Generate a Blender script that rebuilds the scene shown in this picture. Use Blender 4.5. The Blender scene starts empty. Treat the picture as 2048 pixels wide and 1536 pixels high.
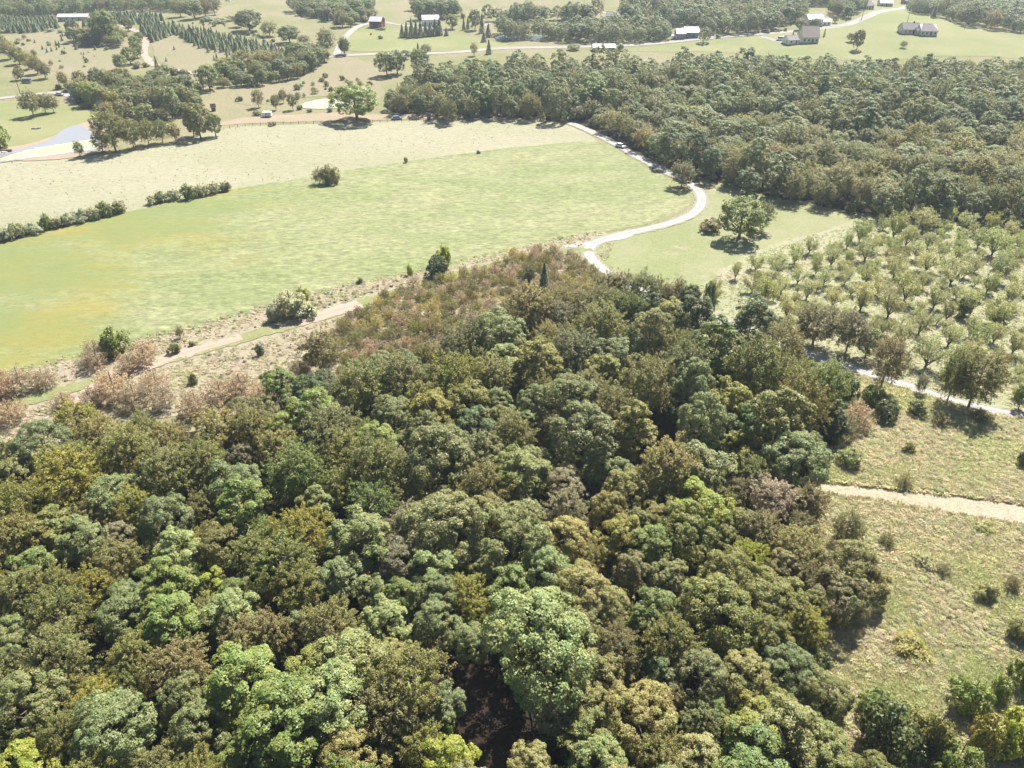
import bpy, math, random
import numpy as np
from mathutils import Vector
from mathutils.geometry import delaunay_2d_cdt

# ------------------------------------------------------------------ camera, sky, sun, exposure
SC = bpy.context.scene
R = math.radians
CAM_H, PITCH, FPX = 85.0, 33.0, 1518.0          # camera height, tilt below the horizon, focal length in 2048-px units
cam_d = bpy.data.cameras.new('camera'); cam = bpy.data.objects.new('camera', cam_d)
SC.collection.objects.link(cam); SC.camera = cam
cam.location = (0, 0, CAM_H); cam.rotation_euler = (R(90 - PITCH), 0, 0)
cam_d.sensor_width = 36; cam_d.lens = FPX / 2048 * 36; cam_d.clip_start = 1; cam_d.clip_end = 20000

SUN_EL, SUN_AZ = 52.0, 27.0                      # elevation; azimuth clockwise from straight ahead (+Y)
world = bpy.data.worlds.new('World'); SC.world = world; world.use_nodes = True
wn = world.node_tree.nodes; wl = world.node_tree.links
bg = wn['Background']; sky = wn.new('ShaderNodeTexSky'); sky.sky_type = 'NISHITA'; sky.sun_disc = False
sky.sun_elevation = R(SUN_EL); sky.sun_rotation = R(SUN_AZ); sky.air_density = 1.0; sky.dust_density = 1.4; sky.ozone_density = 1.0
wl.new(sky.outputs[0], bg.inputs[0]); bg.inputs[1].default_value = 0.05
sun_d = bpy.data.lights.new('sun', 'SUN'); sun_d.energy = 5.0; sun_d.angle = R(0.53); sun_d.color = (1.0, 0.95, 0.87)
sun = bpy.data.objects.new('sun', sun_d); SC.collection.objects.link(sun)
_sd = Vector((math.sin(R(SUN_AZ)) * math.cos(R(SUN_EL)), math.cos(R(SUN_AZ)) * math.cos(R(SUN_EL)), math.sin(R(SUN_EL))))
sun.rotation_euler = _sd.to_track_quat('Z', 'Y').to_euler(); sun.location = (0, 0, 200)
SC.view_settings.view_transform = 'Standard'; SC.view_settings.look = 'None'; SC.view_settings.gamma = 1.0
SC.view_settings.exposure = 1.3
SC.view_settings.use_curve_mapping = False
SC.render.engine = 'CYCLES'
cy = SC.cycles
cy.use_denoising = True
cy.max_bounces = 5; cy.diffuse_bounces = 2; cy.glossy_bounces = 2; cy.transmission_bounces = 3; cy.volume_bounces = 0; cy.transparent_max_bounces = 4
cy.use_adaptive_sampling = True; cy.adaptive_threshold = 0.02

rng = np.random.default_rng(7); random.seed(7)
COL = SC.collection

# ------------------------------------------------------------------ terrain and projection
def pix_plane(u, v, z):
    """point of the plane at height z seen at pixel (u, v) of the 2048 x 1536 photograph"""
    a = R(PITCH); x = (u - 1024) / FPX; y = (768 - v) / FPX
    d = np.array([x, math.cos(a) + y * math.sin(a), -math.sin(a) + y * math.cos(a)])
    d[2] = min(d[2], -0.012)
    t = (z - CAM_H) / d[2]
    return d[0] * t, d[1] * t
HILLS = []
def terrain(x, y):
    x = np.asarray(x, float); y = np.asarray(y, float)
    z = 1.0 * np.sin(x / 95 + 1) * np.cos(y / 120) + 0.6 * np.sin((x + y) / 58)
    for hx, hy, amp, rad in HILLS:
        z = z + amp * np.exp(-((x - hx) ** 2 + (y - hy) ** 2) / rad ** 2)
    r = np.sqrt(x * x + y * y)
    f = np.clip((r - 900) / 900, 0, 1); f = f * f * (3 - 2 * f)
    z = z + f * (26 + 22 * np.sin(x / 310 + 0.5) * np.cos(y / 420 + 1) + 14 * np.sin((x - y) / 190))
    return z
for (hu, hv, amp, rad) in ((1760, 70, 9, 130), (330, 70, 6, 120), (640, 20, 5, 110), (1350, 20, 7, 150)):
    hx, hy = pix_plane(hu, hv, 0); HILLS.append((hx, hy, amp, rad))
def P(u, v, h=0.0):
    """ground position whose point h metres above the ground is seen at pixel (u, v)"""
    z = 0.0
    for _ in range(8):
        x, y = pix_plane(u, v, z + h); z = 0.5 * z + 0.5 * float(terrain(x, y))
    x, y = pix_plane(u, v, z + h)
    return x, y
def proj(x, y, z):
    a = R(PITCH); dz = z - CAM_H
    dep = y * math.cos(a) - dz * math.sin(a); up = y * math.sin(a) + dz * math.cos(a)
    return 1024 + FPX * x / dep, 768 - FPX * up / dep, dep
def G(x, y, h=0.0): return (x, y, float(terrain(x, y)) + h)

# ------------------------------------------------------------------ object helpers
def tag(o, label=None, cat=None, group=None, kind=None):
    if label: o['label'] = label
    if cat: o['category'] = cat
    if group: o['group'] = group
    if kind: o['kind'] = kind
    return o
def empty(name, loc, rz=0.0):
    o = bpy.data.objects.new(name, None); COL.objects.link(o); o.location = loc; o.rotation_euler = (0, 0, rz); o.empty_display_size = 0.5
    return o
def mesh_from(name, V, F, mats=(), smooth=False, fmat=None):
    me = bpy.data.meshes.new(name); me.from_pydata([tuple(v) for v in V], [], [tuple(f) for f in F])
    for m in mats: me.materials.append(m)
    if fmat is not None: me.polygons.foreach_set('material_index', fmat)
    if smooth: me.polygons.foreach_set('use_smooth', [True] * len(me.polygons))
    me.update(); return me
def add(name, me, parent=None, loc=(0, 0, 0), rot=(0, 0, 0)):
    o = bpy.data.objects.new(name, me); COL.objects.link(o); o.location = loc; o.rotation_euler = rot
    if parent: o.parent = parent
    return o
class MB:
    def __init__(s): s.V = []; s.F = []
    def box(s, x0, x1, y0, y1, z0, z1):
        b = len(s.V); s.V += [(x0, y0, z0), (x1, y0, z0), (x1, y1, z0), (x0, y1, z0), (x0, y0, z1), (x1, y0, z1), (x1, y1, z1), (x0, y1, z1)]
        s.F += [tuple(b + i for i in f) for f in ((3, 2, 1, 0), (4, 5, 6, 7), (0, 1, 5, 4), (1, 2, 6, 5), (2, 3, 7, 6), (3, 0, 4, 7))]; return s
    def prism(s, poly, axis, a0, a1):
        """poly: (p, q) outline; axis 'x' -> points (a, p, q); axis 'y' -> points (p, a, q); axis 'z' -> (p, q, a)"""
        b = len(s.V); n = len(poly)
        mk = {'x': lambda a, p, q: (a, p, q), 'y': lambda a, p, q: (p, a, q), 'z': lambda a, p, q: (p, q, a)}[axis]
        for a in (a0, a1): s.V += [mk(a, p, q) for p, q in poly]
        s.F += [tuple(b + i for i in range(n))[::-1], tuple(b + n + i for i in range(n))]
        s.F += [(b + i, b + (i + 1) % n, b + n + (i + 1) % n, b + n + i) for i in range(n)]; return s
    def tube(s, pts, rad, n=6):
        b0 = None; pts = [Vector(p) for p in pts]
        for i, p in enumerate(pts):
            d = (pts[min(i + 1, len(pts) - 1)] - pts[max(i - 1, 0)]).normalized()
            a = d.orthogonal().normalized(); c = d.cross(a); b = len(s.V)
            for k in range(n):
                t = 2 * math.pi * k / n; q = p + (a * math.cos(t) + c * math.sin(t)) * rad[i]; s.V.append(tuple(q))
            if b0 is not None: s.F += [(b0 + k, b0 + (k + 1) % n, b + (k + 1) % n, b + k) for k in range(n)]
            b0 = b
        s.F.append(tuple(range(b0, b0 + n))); return s
    def build(s, name, mat, parent=None, smooth=False, loc=(0, 0, 0), rot=(0, 0, 0)):
        return add(name, mesh_from(name, s.V, s.F, [mat], smooth), parent, loc, rot)

# ------------------------------------------------------------------ materials
def new_mat(name):
    m = bpy.data.materials.new(name); m.use_nodes = True; nt = m.node_tree
    return m, nt, nt.nodes, nt.links, nt.nodes['Principled BSDF']
def plain(name, col, rough=0.7, spec=0.3, metal=0.0, var=0.12, scale=1.2):
    m, nt, N, L, b = new_mat(name)
    tc = N.new('ShaderNodeTexCoord'); nz = N.new('ShaderNodeTexNoise'); nz.inputs['Scale'].default_value = scale; nz.inputs['Detail'].default_value = 4
    L.new(tc.outputs['Object'], nz.inputs['Vector'])
    mr = N.new('ShaderNodeMapRange'); mr.inputs['From Min'].default_value = .3; mr.inputs['From Max'].default_value = .7
    mr.inputs['To Min'].default_value = 1 - var; mr.inputs['To Max'].default_value = 1 + var; L.new(nz.outputs['Fac'], mr.inputs['Value'])
    mx = N.new('ShaderNodeVectorMath'); mx.operation = 'SCALE'; mx.inputs[0].default_value = col; L.new(mr.outputs[0], mx.inputs['Scale'])
    L.new(mx.outputs[0], b.inputs['Base Color']); b.inputs['Roughness'].default_value = rough; b.inputs['Specular IOR Level'].default_value = spec; b.inputs['Metallic'].default_value = metal
    return m
def leaf_mat(name, source, trans=.33):
    m, nt, N, L, b = new_mat(name)
    if source == 'object':
        oi = N.new('ShaderNodeObjectInfo'); tint = oi.outputs['Color']
    else:
        at = N.new('ShaderNodeAttribute'); at.attribute_type = 'INSTANCER'; at.attribute_name = 'tint'; tint = at.outputs['Color']
    ge = N.new('ShaderNodeNewGeometry'); tc = N.new('ShaderNodeTexCoord')
    nz = N.new('ShaderNodeTexNoise'); nz.inputs['Scale'].default_value = 3.5; nz.inputs['Detail'].default_value = 3; L.new(tc.outputs['Object'], nz.inputs['Vector'])
    mr = N.new('ShaderNodeMapRange'); mr.inputs['To Min'].default_value = 0.72; mr.inputs['To Max'].default_value = 1.28; L.new(ge.outputs['Random Per Island'], mr.inputs['Value'])
    hs = N.new('ShaderNodeHueSaturation'); L.new(tint, hs.inputs['Color']); L.new(mr.outputs[0], hs.inputs['Value'])
    hr = N.new('ShaderNodeMapRange'); hr.inputs['From Min'].default_value = .35; hr.inputs['From Max'].default_value = .65; hr.inputs['To Min'].default_value = .477; hr.inputs['To Max'].default_value = .519
    L.new(nz.outputs['Fac'], hr.inputs['Value']); L.new(hr.outputs[0], hs.inputs['Hue'])
    L.new(hs.outputs[0], b.inputs['Base Color']); b.inputs['Roughness'].default_value = .48; b.inputs['Specular IOR Level'].default_value = .42
    tr = N.new('ShaderNodeBsdfTranslucent'); hs2 = N.new('ShaderNodeHueSaturation'); hs2.inputs['Hue'].default_value = .485; hs2.inputs['Saturation'].default_value = 1.12; hs2.inputs['Value'].default_value = 1.25
    L.new(hs.outputs[0], hs2.inputs['Color']); L.new(hs2.outputs[0], tr.inputs['Color'])
    ms = N.new('ShaderNodeMixShader'); ms.inputs[0].default_value = trans; L.new(b.outputs[0], ms.inputs[1]); L.new(tr.outputs[0], ms.inputs[2])
    L.new(ms.outputs[0], N['Material Output'].inputs[0]); return m
LEAF = leaf_mat('leaf', 'object'); LEAF_I = leaf_mat('leaf_mass', 'instancer'); WEED = leaf_mat('weed_blades', 'instancer', .6)
BARK = plain('bark', (.13, .105, .085), .9, .1, var=.35, scale=6); BARK_PALE = plain('bark_pale', (.27, .24, .2), .85, .1, var=.3, scale=6)

GA = .66
def ground_mat(name, c1, c2, c3=None, big=.03, mid=.14, fine=1.6, c3_amt=.5, stretch=None, bump=.35, fine_amt=.35, rough=.95):
    c1, c2, c3 = (tuple(q * GA for q in c) if c else None for c in (c1, c2, c3))
    m, nt, N, L, b = new_mat(name)
    tc = N.new('ShaderNodeTexCoord'); mp = N.new('ShaderNodeMapping'); L.new(tc.outputs['Object'], mp.inputs['Vector'])
    if stretch: mp.inputs['Rotation'].default_value = (0, 0, -stretch[0]); mp.inputs['Scale'].default_value = (1 / stretch[1], 1, 1)
    def noise(sc, det, rough=.6):
        n = N.new('ShaderNodeTexNoise'); n.inputs['Scale'].default_value = sc; n.inputs['Detail'].default_value = det; n.inputs['Roughness'].default_value = rough; L.new(mp.outputs[0], n.inputs['Vector']); return n.outputs['Fac']
    def ramp(v, a, c):
        r = N.new('ShaderNodeMapRange'); r.interpolation_type = 'SMOOTHSTEP'; r.inputs['From Min'].default_value = a; r.inputs['From Max'].default_value = c; L.new(v, r.inputs['Value']); return r.outputs[0]
    def mix(f, a, c):
        x = N.new('ShaderNodeMix'); x.data_type = 'RGBA'; L.new(f, x.inputs[0])
        for i, q in ((6, a), (7, c)):
            if isinstance(q, tuple): x.inputs[i].default_value = (*q, 1)
            else: L.new(q, x.inputs[i])
        return x.outputs[2]
    col = mix(ramp(noise(big, 5), .38, .62), c1, c2)
    if c3: col = mix(ramp(noise(mid, 6, .7), .72 - .3 * c3_amt, .84 - .25 * c3_amt), col, c3)
    f0 = ramp(noise(fine * .55, 5, .75), .3, .7); q0 = N.new('ShaderNodeMapRange'); q0.inputs['To Min'].default_value = 1 - fine_amt * .4; q0.inputs['To Max'].default_value = 1 + fine_amt * .4; L.new(f0, q0.inputs['Value']); h0 = N.new('ShaderNodeHueSaturation'); L.new(col, h0.inputs['Color']); L.new(q0.outputs[0], h0.inputs['Value']); col = h0.outputs[0]
    f = noise(fine, 6, .75); fr = N.new('ShaderNodeMapRange'); fr.inputs['From Min'].default_value = .25; fr.inputs['From Max'].default_value = .75; fr.inputs['To Min'].default_value = 1 - fine_amt; fr.inputs['To Max'].default_value = 1 + fine_amt
    L.new(f, fr.inputs['Value']); hv = N.new('ShaderNodeHueSaturation'); L.new(col, hv.inputs['Color']); L.new(fr.outputs[0], hv.inputs['Value']); L.new(hv.outputs[0], b.inputs['Base Color'])
    bp = N.new('ShaderNodeBump'); bp.inputs['Strength'].default_value = bump; bp.inputs['Distance'].default_value = .35; L.new(f, bp.inputs['Height']); L.new(bp.outputs[0], b.inputs['Normal'])
    b.inputs['Roughness'].default_value = rough; b.inputs['Specular IOR Level'].default_value = .1
    return m

# ------------------------------------------------------------------ ground sheets
_layer = [0]
def spline(pts, closed, sub=8):
    pts = [np.array(p, float) for p in pts]; n = len(pts); out = []
    for i in range(n if closed else n - 1):
        if closed: a, b, c, d = pts[(i - 1) % n], pts[i], pts[(i + 1) % n], pts[(i + 2) % n]
        else: a, b, c, d = pts[max(i - 1, 0)], pts[i], pts[i + 1], pts[min(i + 2, n - 1)]
        for k in range(sub):
            t = k / sub; out.append(.5 * (2 * b + (c - a) * t + (2 * a - 5 * b + 4 * c - d) * t * t + (3 * b - a - 3 * c + d) * t ** 3))
    if not closed: out.append(pts[-1])
    return out
def lift():
    _layer[0] += 1; return .02 + .006 * _layer[0]
def inside(poly, x, y):
    poly = np.asarray(poly); x = np.asarray(x, float); y = np.asarray(y, float); r = np.zeros(x.shape, bool); j = len(poly) - 1
    for i in range(len(poly)):
        xi, yi = poly[i]; xj, yj = poly[j]
        c = ((yi > y) != (yj > y)) & (x < (xj - xi) * (y - yi) / ((yj - yi) if abs(yj - yi) > 1e-9 else 1e-9) + xi); r ^= c; j = i
    return r
def sheet(name, px, mat, h=0.0, sub=5, jitter=.5, cell=6.0, label=None, dz=None):
    """a draped patch of ground whose outline is given in pixels of the photograph"""
    g = [P(u, v, h) for u, v in px]
    out = spline(g, True, sub)
    out = [p + rng.normal(0, jitter, 2) for p in out]
    arr = np.array(out); x0, y0 = arr.min(0); x1, y1 = arr.max(0)
    cell = max(cell, (x1 - x0) / 120, (y1 - y0) / 120)
    gx, gy = np.meshgrid(np.arange(x0, x1, cell), np.arange(y0, y1, cell)); gx = gx.ravel() + rng.uniform(-.2, .2, gx.size) * cell; gy = gy.ravel() + rng.uniform(-.2, .2, gy.size) * cell
    k = inside(arr, gx, gy); pts = [Vector(p) for p in out] + [Vector((a, b)) for a, b in zip(gx[k], gy[k])]
    n = len(out)
    v2, e2, f2, *_ = delaunay_2d_cdt(pts, [(i, (i + 1) % n) for i in range(n)], [list(range(n))], 1, 1e-4)
    XY = np.array([(p.x, p.y) for p in v2]); z = terrain(XY[:, 0], XY[:, 1]) + (lift() if dz is None else dz)
    me = mesh_from(name, np.column_stack([XY, z]), f2, [mat], True)
    # keep every face looking up
    up = [p.normal.z < 0 for p in me.polygons]
    if any(up):
        me.flip_normals() if all(up) else None
    o = add(name, me); tag(o, label, None, None, 'structure'); return o, arr
def ribbon(name, px, width, mat, sub=10, jitter=.12, label=None, cols=None):
    c = spline([P(u, v) for u, v in px], False, sub); c = np.array(c); n = len(c)
    d = np.gradient(c, axis=0); d /= np.linalg.norm(d, axis=1)[:, None]; nn = np.column_stack([-d[:, 1], d[:, 0]])
    w = width if np.ndim(width) else np.full(n, width); w = np.interp(np.linspace(0, 1, n), np.linspace(0, 1, len(w)), w)
    K = len(cols) + 1 if cols else 5; V = []; z0 = lift()
    for i in range(n):
        for k in range(K):
            s = (k / (K - 1) - .5) * w[i] + (rng.normal(0, jitter) if k in (0, K - 1) else 0)
            x, y = c[i] + nn[i] * s; V.append((x, y, float(terrain(x, y)) + z0 + .03 * math.cos((k / (K - 1) - .5) * math.pi)))
    F = [(i * K + k + 1, i * K + k, (i + 1) * K + k, (i + 1) * K + k + 1) for i in range(n - 1) for k in range(K - 1)]
    ml = [mat] if not cols else list(dict.fromkeys(cols)); o = add(name, mesh_from(name, V, F, ml, True, [ml.index(cols[q % (K - 1)]) for q in range(len(F))] if cols else None)); tag(o, label, None, None, 'structure'); return o, c

# base ground: fine cells in view, coarse to the horizon
def base_ground(mat):
    xs = np.unique(np.concatenate([np.linspace(-9000, -800, 24), np.arange(-800, 801, 7.0), np.linspace(800, 9000, 24)]))
    ys = np.unique(np.concatenate([np.linspace(-3000, -20, 12), np.arange(-20, 1000, 7.0), np.linspace(1000, 12000, 40)]))
    X, Y = np.meshgrid(xs, ys); Z = terrain(X, Y); nx, ny = len(xs), len(ys)
    V = np.column_stack([X.ravel(), Y.ravel(), Z.ravel()])
    i = np.arange((ny - 1) * (nx - 1)); r, c = i // (nx - 1), i % (nx - 1); a = r * nx + c
    F = np.column_stack([a, a + 1, a + nx + 1, a + nx])
    me = bpy.data.meshes.new('ground'); me.vertices.add(len(V)); me.vertices.foreach_set('co', V.ravel())
    me.loops.add(len(F) * 4); me.loops.foreach_set('vertex_index', F.ravel().astype(np.int32)); me.polygons.add(len(F)); me.polygons.foreach_set('loop_start', np.arange(0, len(F) * 4, 4, dtype=np.int32))
    me.materials.append(mat); me.update(calc_edges=True); me.polygons.foreach_set('use_smooth', [True] * len(F))
    return tag(add('ground', me), None, None, None, 'structure')
_a = P(0, 745); _b = P(1130, 485); ANG = math.atan2(_b[1] - _a[1], _b[0] - _a[0])
M_GRASS = ground_mat('grassland', (.26, .265, .125), (.33, .295, .18), (.22, .24, .10), big=.018, mid=.06)
M_MEADOW = ground_mat('meadow_grass', (.275, .31, .145), (.335, .345, .185), (.39, .365, .25), big=.05, mid=.4, fine=1.0, c3_amt=.3, stretch=(ANG, 2.0), fine_amt=.5)
def gild(m, x_from, x_to, gold, deep):
    # golden-yellow weeds in blotches, commoner towards the left of the meadow
    nt = m.node_tree; N, L = nt.nodes, nt.links; b = N['Principled BSDF']; src = b.inputs['Base Color'].links[0].from_socket
    tc = N.new('ShaderNodeTexCoord'); sx = N.new('ShaderNodeSeparateXYZ'); L.new(tc.outputs['Object'], sx.inputs[0])
    gr = N.new('ShaderNodeMapRange'); gr.inputs['From Min'].default_value = x_from; gr.inputs['From Max'].default_value = x_to; L.new(sx.outputs['X'], gr.inputs['Value'])
    mp = N.new('ShaderNodeMapping'); mp.inputs['Rotation'].default_value = (0, 0, -ANG); mp.inputs['Scale'].default_value = (.4, 1, 1); L.new(tc.outputs['Object'], mp.inputs['Vector'])
    out = src
    for sc, col, lo, seed in ((.075, gold, .15, 3.0), (.055, deep, .14, 40.0)):
        nz = N.new('ShaderNodeTexNoise'); nz.inputs['Scale'].default_value = sc; nz.inputs['Detail'].default_value = 6; nz.inputs['Roughness'].default_value = .65; nz.noise_dimensions = '4D'; nz.inputs['W'].default_value = seed; L.new(mp.outputs[0], nz.inputs['Vector'])
        ml = N.new('ShaderNodeMath'); ml.operation = 'MULTIPLY'; L.new(nz.outputs['Fac'], ml.inputs[0]); L.new(gr.outputs[0], ml.inputs[1])
        rp = N.new('ShaderNodeMapRange'); rp.interpolation_type = 'SMOOTHSTEP'; rp.inputs['From Min'].default_value = lo + .17; rp.inputs['From Max'].default_value = lo + .42; L.new(ml.outputs[0], rp.inputs['Value'])
        mm = N.new('ShaderNodeMath'); mm.operation = 'MULTIPLY'; L.new(rp.outputs[0], mm.inputs[0]); mm.inputs[1].default_value = .7
        mx = N.new('ShaderNodeMix'); mx.data_type = 'RGBA'; L.new(mm.outputs[0], mx.inputs[0]); L.new(out, mx.inputs[6]); mx.inputs[7].default_value = (*col, 1); out = mx.outputs[2]
    L.new(out, b.inputs['Base Color'])
gild(M_MEADOW, 20, -115, (.24, .20, .05), (.15, .19, .075))
M_PASTURE = ground_mat('pasture_grass', (.415, .395, .275), (.375, .37, .24), (.31, .32, .185), big=.02, mid=.5, fine=1.3, c3_amt=.22, stretch=(ANG * .5, 2), fine_amt=.22)
M_LAWN = ground_mat('lawn_grass', (.29, .32, .15), (.35, .35, .2), (.45, .385, .28), big=.035, mid=.05, c3_amt=.6, fine_amt=.22)
M_LAWN_FAR = ground_mat('far_lawn_grass', (.27, .295, .13), (.33, .33, .165), (.32, .28, .17), big=.02, mid=.03, c3_amt=.15, fine_amt=.15)
M_ORCHARD = ground_mat('orchard_grass', (.37, .38, .235), (.42, .40, .28), (.29, .335, .16), big=.05, mid=.09, c3_amt=.42, fine_amt=.3)
M_WEED = ground_mat('weedy_ground', (.29, .275, .175), (.31, .27, .195), (.25, .25, .15), big=.06, mid=.2, c3_amt=.5, fine_amt=.45, bump=.6)
M_TAN = ground_mat('dry_verge', (.41, .345, .26), (.385, .35, .24), (.30, .285, .175), big=.08, mid=.25, c3_amt=.35, fine_amt=.35)
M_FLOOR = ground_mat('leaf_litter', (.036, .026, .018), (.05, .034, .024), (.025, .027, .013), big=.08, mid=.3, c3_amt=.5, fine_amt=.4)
M_STRAW = ground_mat('straw_strip', (.56, .47, .36), (.50, .43, .31), (.38, .34, .22), big=.1, mid=.4, fine=2.5, c3_amt=.25, fine_amt=.4, bump=.6)
M_ROAD = ground_mat('pale_asphalt', (.56, .54, .53), (.50, .48, .46), (.40, .38, .33), big=.08, mid=.3, fine=3, c3_amt=.2, fine_amt=.1, bump=.1)
M_GRAVEL = ground_mat('gravel', (.48, .45, .42), (.42, .39, .36), (.36, .33, .27), big=.06, mid=.3, fine=4, c3_amt=.2, fine_amt=.15, bump=.2)
M_DIRT = ground_mat('pink_dirt', (.56, .42, .355), (.51, .40, .325), (.44, .36, .26), big=.1, mid=.3, fine=3, c3_amt=.2, fine_amt=.2)
M_DIRTMID = ground_mat('track_crown', (.50, .385, .31), (.45, .365, .27), (.38, .335, .21), big=.2, mid=.4, fine=3, c3_amt=.4, fine_amt=.3)
M_TRACKGRASS = ground_mat('mown_track_grass', (.27, .30, .13), (.32, .32, .16), (.36, .33, .2), big=.1, mid=.3, c3_amt=.2, fine_amt=.25)
M_RUT = ground_mat('road_shoulder', (.40, .37, .30), (.34, .33, .22), (.30, .30, .17), big=.3, mid=.6, fine=3, c3_amt=.4, fine_amt=.3)
M_ROADMID = ground_mat('road_crown', (.47, .45, .43), (.42, .40, .37), (.36, .34, .28), big=.2, mid=.5, fine=3, c3_amt=.3, fine_amt=.15)
base_ground(M_GRASS)

# field outlines (pixels of the photograph)
MEADOW = [(-160, 515), (0, 481), (120, 455), (250, 425), (370, 398), (480, 376), (640, 350), (800, 325), (950, 304), (1100, 289), (1195, 284), (1245, 306), (1300, 335), (1350, 362), (1382, 385), (1378, 408), (1345, 430), (1250, 456), (1130, 478), (1000, 508), (900, 532), (760, 562), (640, 588), (500, 628), (330, 672), (200, 706), (90, 735), (0, 756), (-160, 800)]
PASTURE = [(-160, 345), (0, 325), (110, 318), (210, 308), (330, 288), (450, 257), (560, 250), (700, 246), (820, 242), (920, 238), (1020, 236), (1085, 240), (1150, 256), (1196, 283), (1150, 290), (950, 307), (800, 328), (640, 353), (480, 379), (370, 401), (250, 428), (120, 458), (0, 484), (-160, 518)]
sheet('pasture', PASTURE, M_PASTURE, jitter=.25)
VERGE = [(-160, 790), (0, 745), (200, 698), (330, 664), (500, 620), (640, 580), (760, 555), (900, 525), (1000, 502), (1130, 473), (1200, 462), (1230, 490), (1190, 560), (1100, 610), (900, 680), (700, 790), (500, 830), (300, 840), (150, 880), (0, 910), (-160, 930)]
sheet('weedy_verge', VERGE, M_TAN, jitter=.4)
sheet('meadow', MEADOW, M_MEADOW, jitter=.4)
sheet('lawn', [(1180, 520), (1190, 492), (1230, 475), (1310, 460), (1370, 444), (1402, 425), (1416, 400), (1404, 374), (1392, 352), (1440, 358), (1520, 385), (1620, 405), (1720, 424), (1800, 440), (1760, 500), (1620, 560), (1480, 610), (1380, 625), (1290, 595), (1220, 560)], M_LAWN, jitter=.4)
sheet('orchard_ground', [(1330, 595), (1420, 560), (1500, 505), (1620, 470), (1750, 430), (1900, 430), (2080, 450), (2330, 500), (2330, 900), (2060, 828), (1920, 798), (1800, 762), (1700, 730), (1620, 700), (1540, 674), (1400, 618)], M_ORCHARD, jitter=.4)
BRUSH = [(1690, 745), (1820, 785), (1920, 815), (2060, 845), (2330, 900), (2400, 1500), (2050, 1560), (1800, 1560), (1640, 1500), (1600, 1300), (1580, 1100), (1600, 960), (1620, 850)]
sheet('brush_field', BRUSH, M_WEED, jitter=.3)
sheet('mown_strip', [(1560, 950), (1640, 962), (1750, 972), (1860, 985), (1960, 997), (2060, 1010), (2300, 1045), (2300, 1105), (2060, 1058), (1960, 1042), (1860, 1025), (1760, 1007), (1660, 993), (1560, 985)], M_STRAW, jitter=.25, sub=8)
WOOD = [(-260, 905), (-100, 890), (0, 885), (150, 870), (260, 850), (340, 845), (420, 830), (520, 818), (600, 790), (680, 768), (740, 742), (870, 688), (1000, 645), (1080, 608), (1190, 582), (1270, 580), (1320, 620), (1420, 655), (1540, 705), (1640, 735), (1700, 800), (1650, 880), (1640, 955), (1600, 1010), (1640, 1090), (1640, 1250), (1680, 1330), (1690, 1420), (1760, 1480), (1850, 1760), (-330, 1760)]   # canopy-level outline
WOOD_XY = np.array([P(u, v, 6) for u, v in WOOD])
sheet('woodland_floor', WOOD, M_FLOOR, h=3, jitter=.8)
FAR = [(770, 205), (800, 222), (880, 228), (960, 228), (1040, 230), (1100, 236), (1170, 254), (1240, 284), (1300, 312), (1345, 338), (1420, 352), (1500, 376), (1600, 398), (1720, 420), (1850, 436), (1960, 440), (2060, 450), (2330, 480), (2330, 110), (2060, 106), (1960, 118), (1880, 112), (1760, 118), (1640, 118), (1540, 106), (1440, 100), (1340, 112), (1240, 108), (1140, 106), (1040, 108), (940, 112), (850, 125), (800, 150)]
FAR_XY = np.array([P(u, v, 12 if v < 160 else 2) for u, v in FAR])
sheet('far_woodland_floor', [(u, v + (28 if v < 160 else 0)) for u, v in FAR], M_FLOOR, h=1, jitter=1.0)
sheet('pond_lawn', [(-160, 215), (0, 206), (60, 208), (150, 212), (215, 220), (235, 236), (180, 256), (120, 274), (60, 294), (0, 306), (-160, 330)], M_LAWN_FAR, jitter=.5)
M_FIELD_TAN = ground_mat('tan_field', (.34, .295, .195), (.31, .29, .17), (.26, .27, .14), big=.03, mid=.08, c3_amt=.4, fine_amt=.25)
sheet('tan_field', [(455, 190), (520, 168), (600, 150), (640, 128), (690, 116), (750, 128), (765, 160), (760, 198), (700, 190), (620, 195), (560, 200), (500, 212)], M_FIELD_TAN, jitter=.6)
sheet('plantation_field', [(302, 70), (340, 62), (400, 72), (470, 95), (520, 118), (470, 140), (390, 145), (330, 128), (308, 108)], M_FIELD_TAN, jitter=.8)
sheet('hillside_field', [(40, 70), (90, 60), (170, 72), (240, 82), (268, 100), (250, 125), (220, 150), (150, 158), (100, 140), (60, 110)], M_FIELD_TAN, jitter=.8)
M_LANE = ground_mat('bare_earth', (.46, .35, .27), (.40, .33, .23), (.32, .28, .16), big=.05, mid=.15, c3_amt=.35, fine_amt=.2)
sheet('farm_lane', [(440, 250), (480, 236), (560, 231), (640, 227), (700, 225), (760, 230), (840, 228), (940, 220), (1010, 217), (1040, 222), (1010, 232), (900, 236), (780, 240), (700, 242), (600, 244), (520, 247)], M_LANE, jitter=.5)
sheet('barn_lawn', [(690, 75), (730, 57), (790, 60), (900, 66), (1000, 88), (1010, 98), (900, 103), (760, 103), (690, 100)], M_LAWN_FAR, jitter=.4)
sheet('hill_lawn', [(1240, 102), (1400, 82), (1520, 72), (1640, 50), (1720, 30), (1800, 10), (1850, 22), (1900, 45), (1980, 62), (2060, 72), (2330, 80), (2330, 140), (2050, 118), (1900, 112), (1780, 120), (1600, 118), (1430, 104)], M_LAWN_FAR, jitter=.5)

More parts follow.
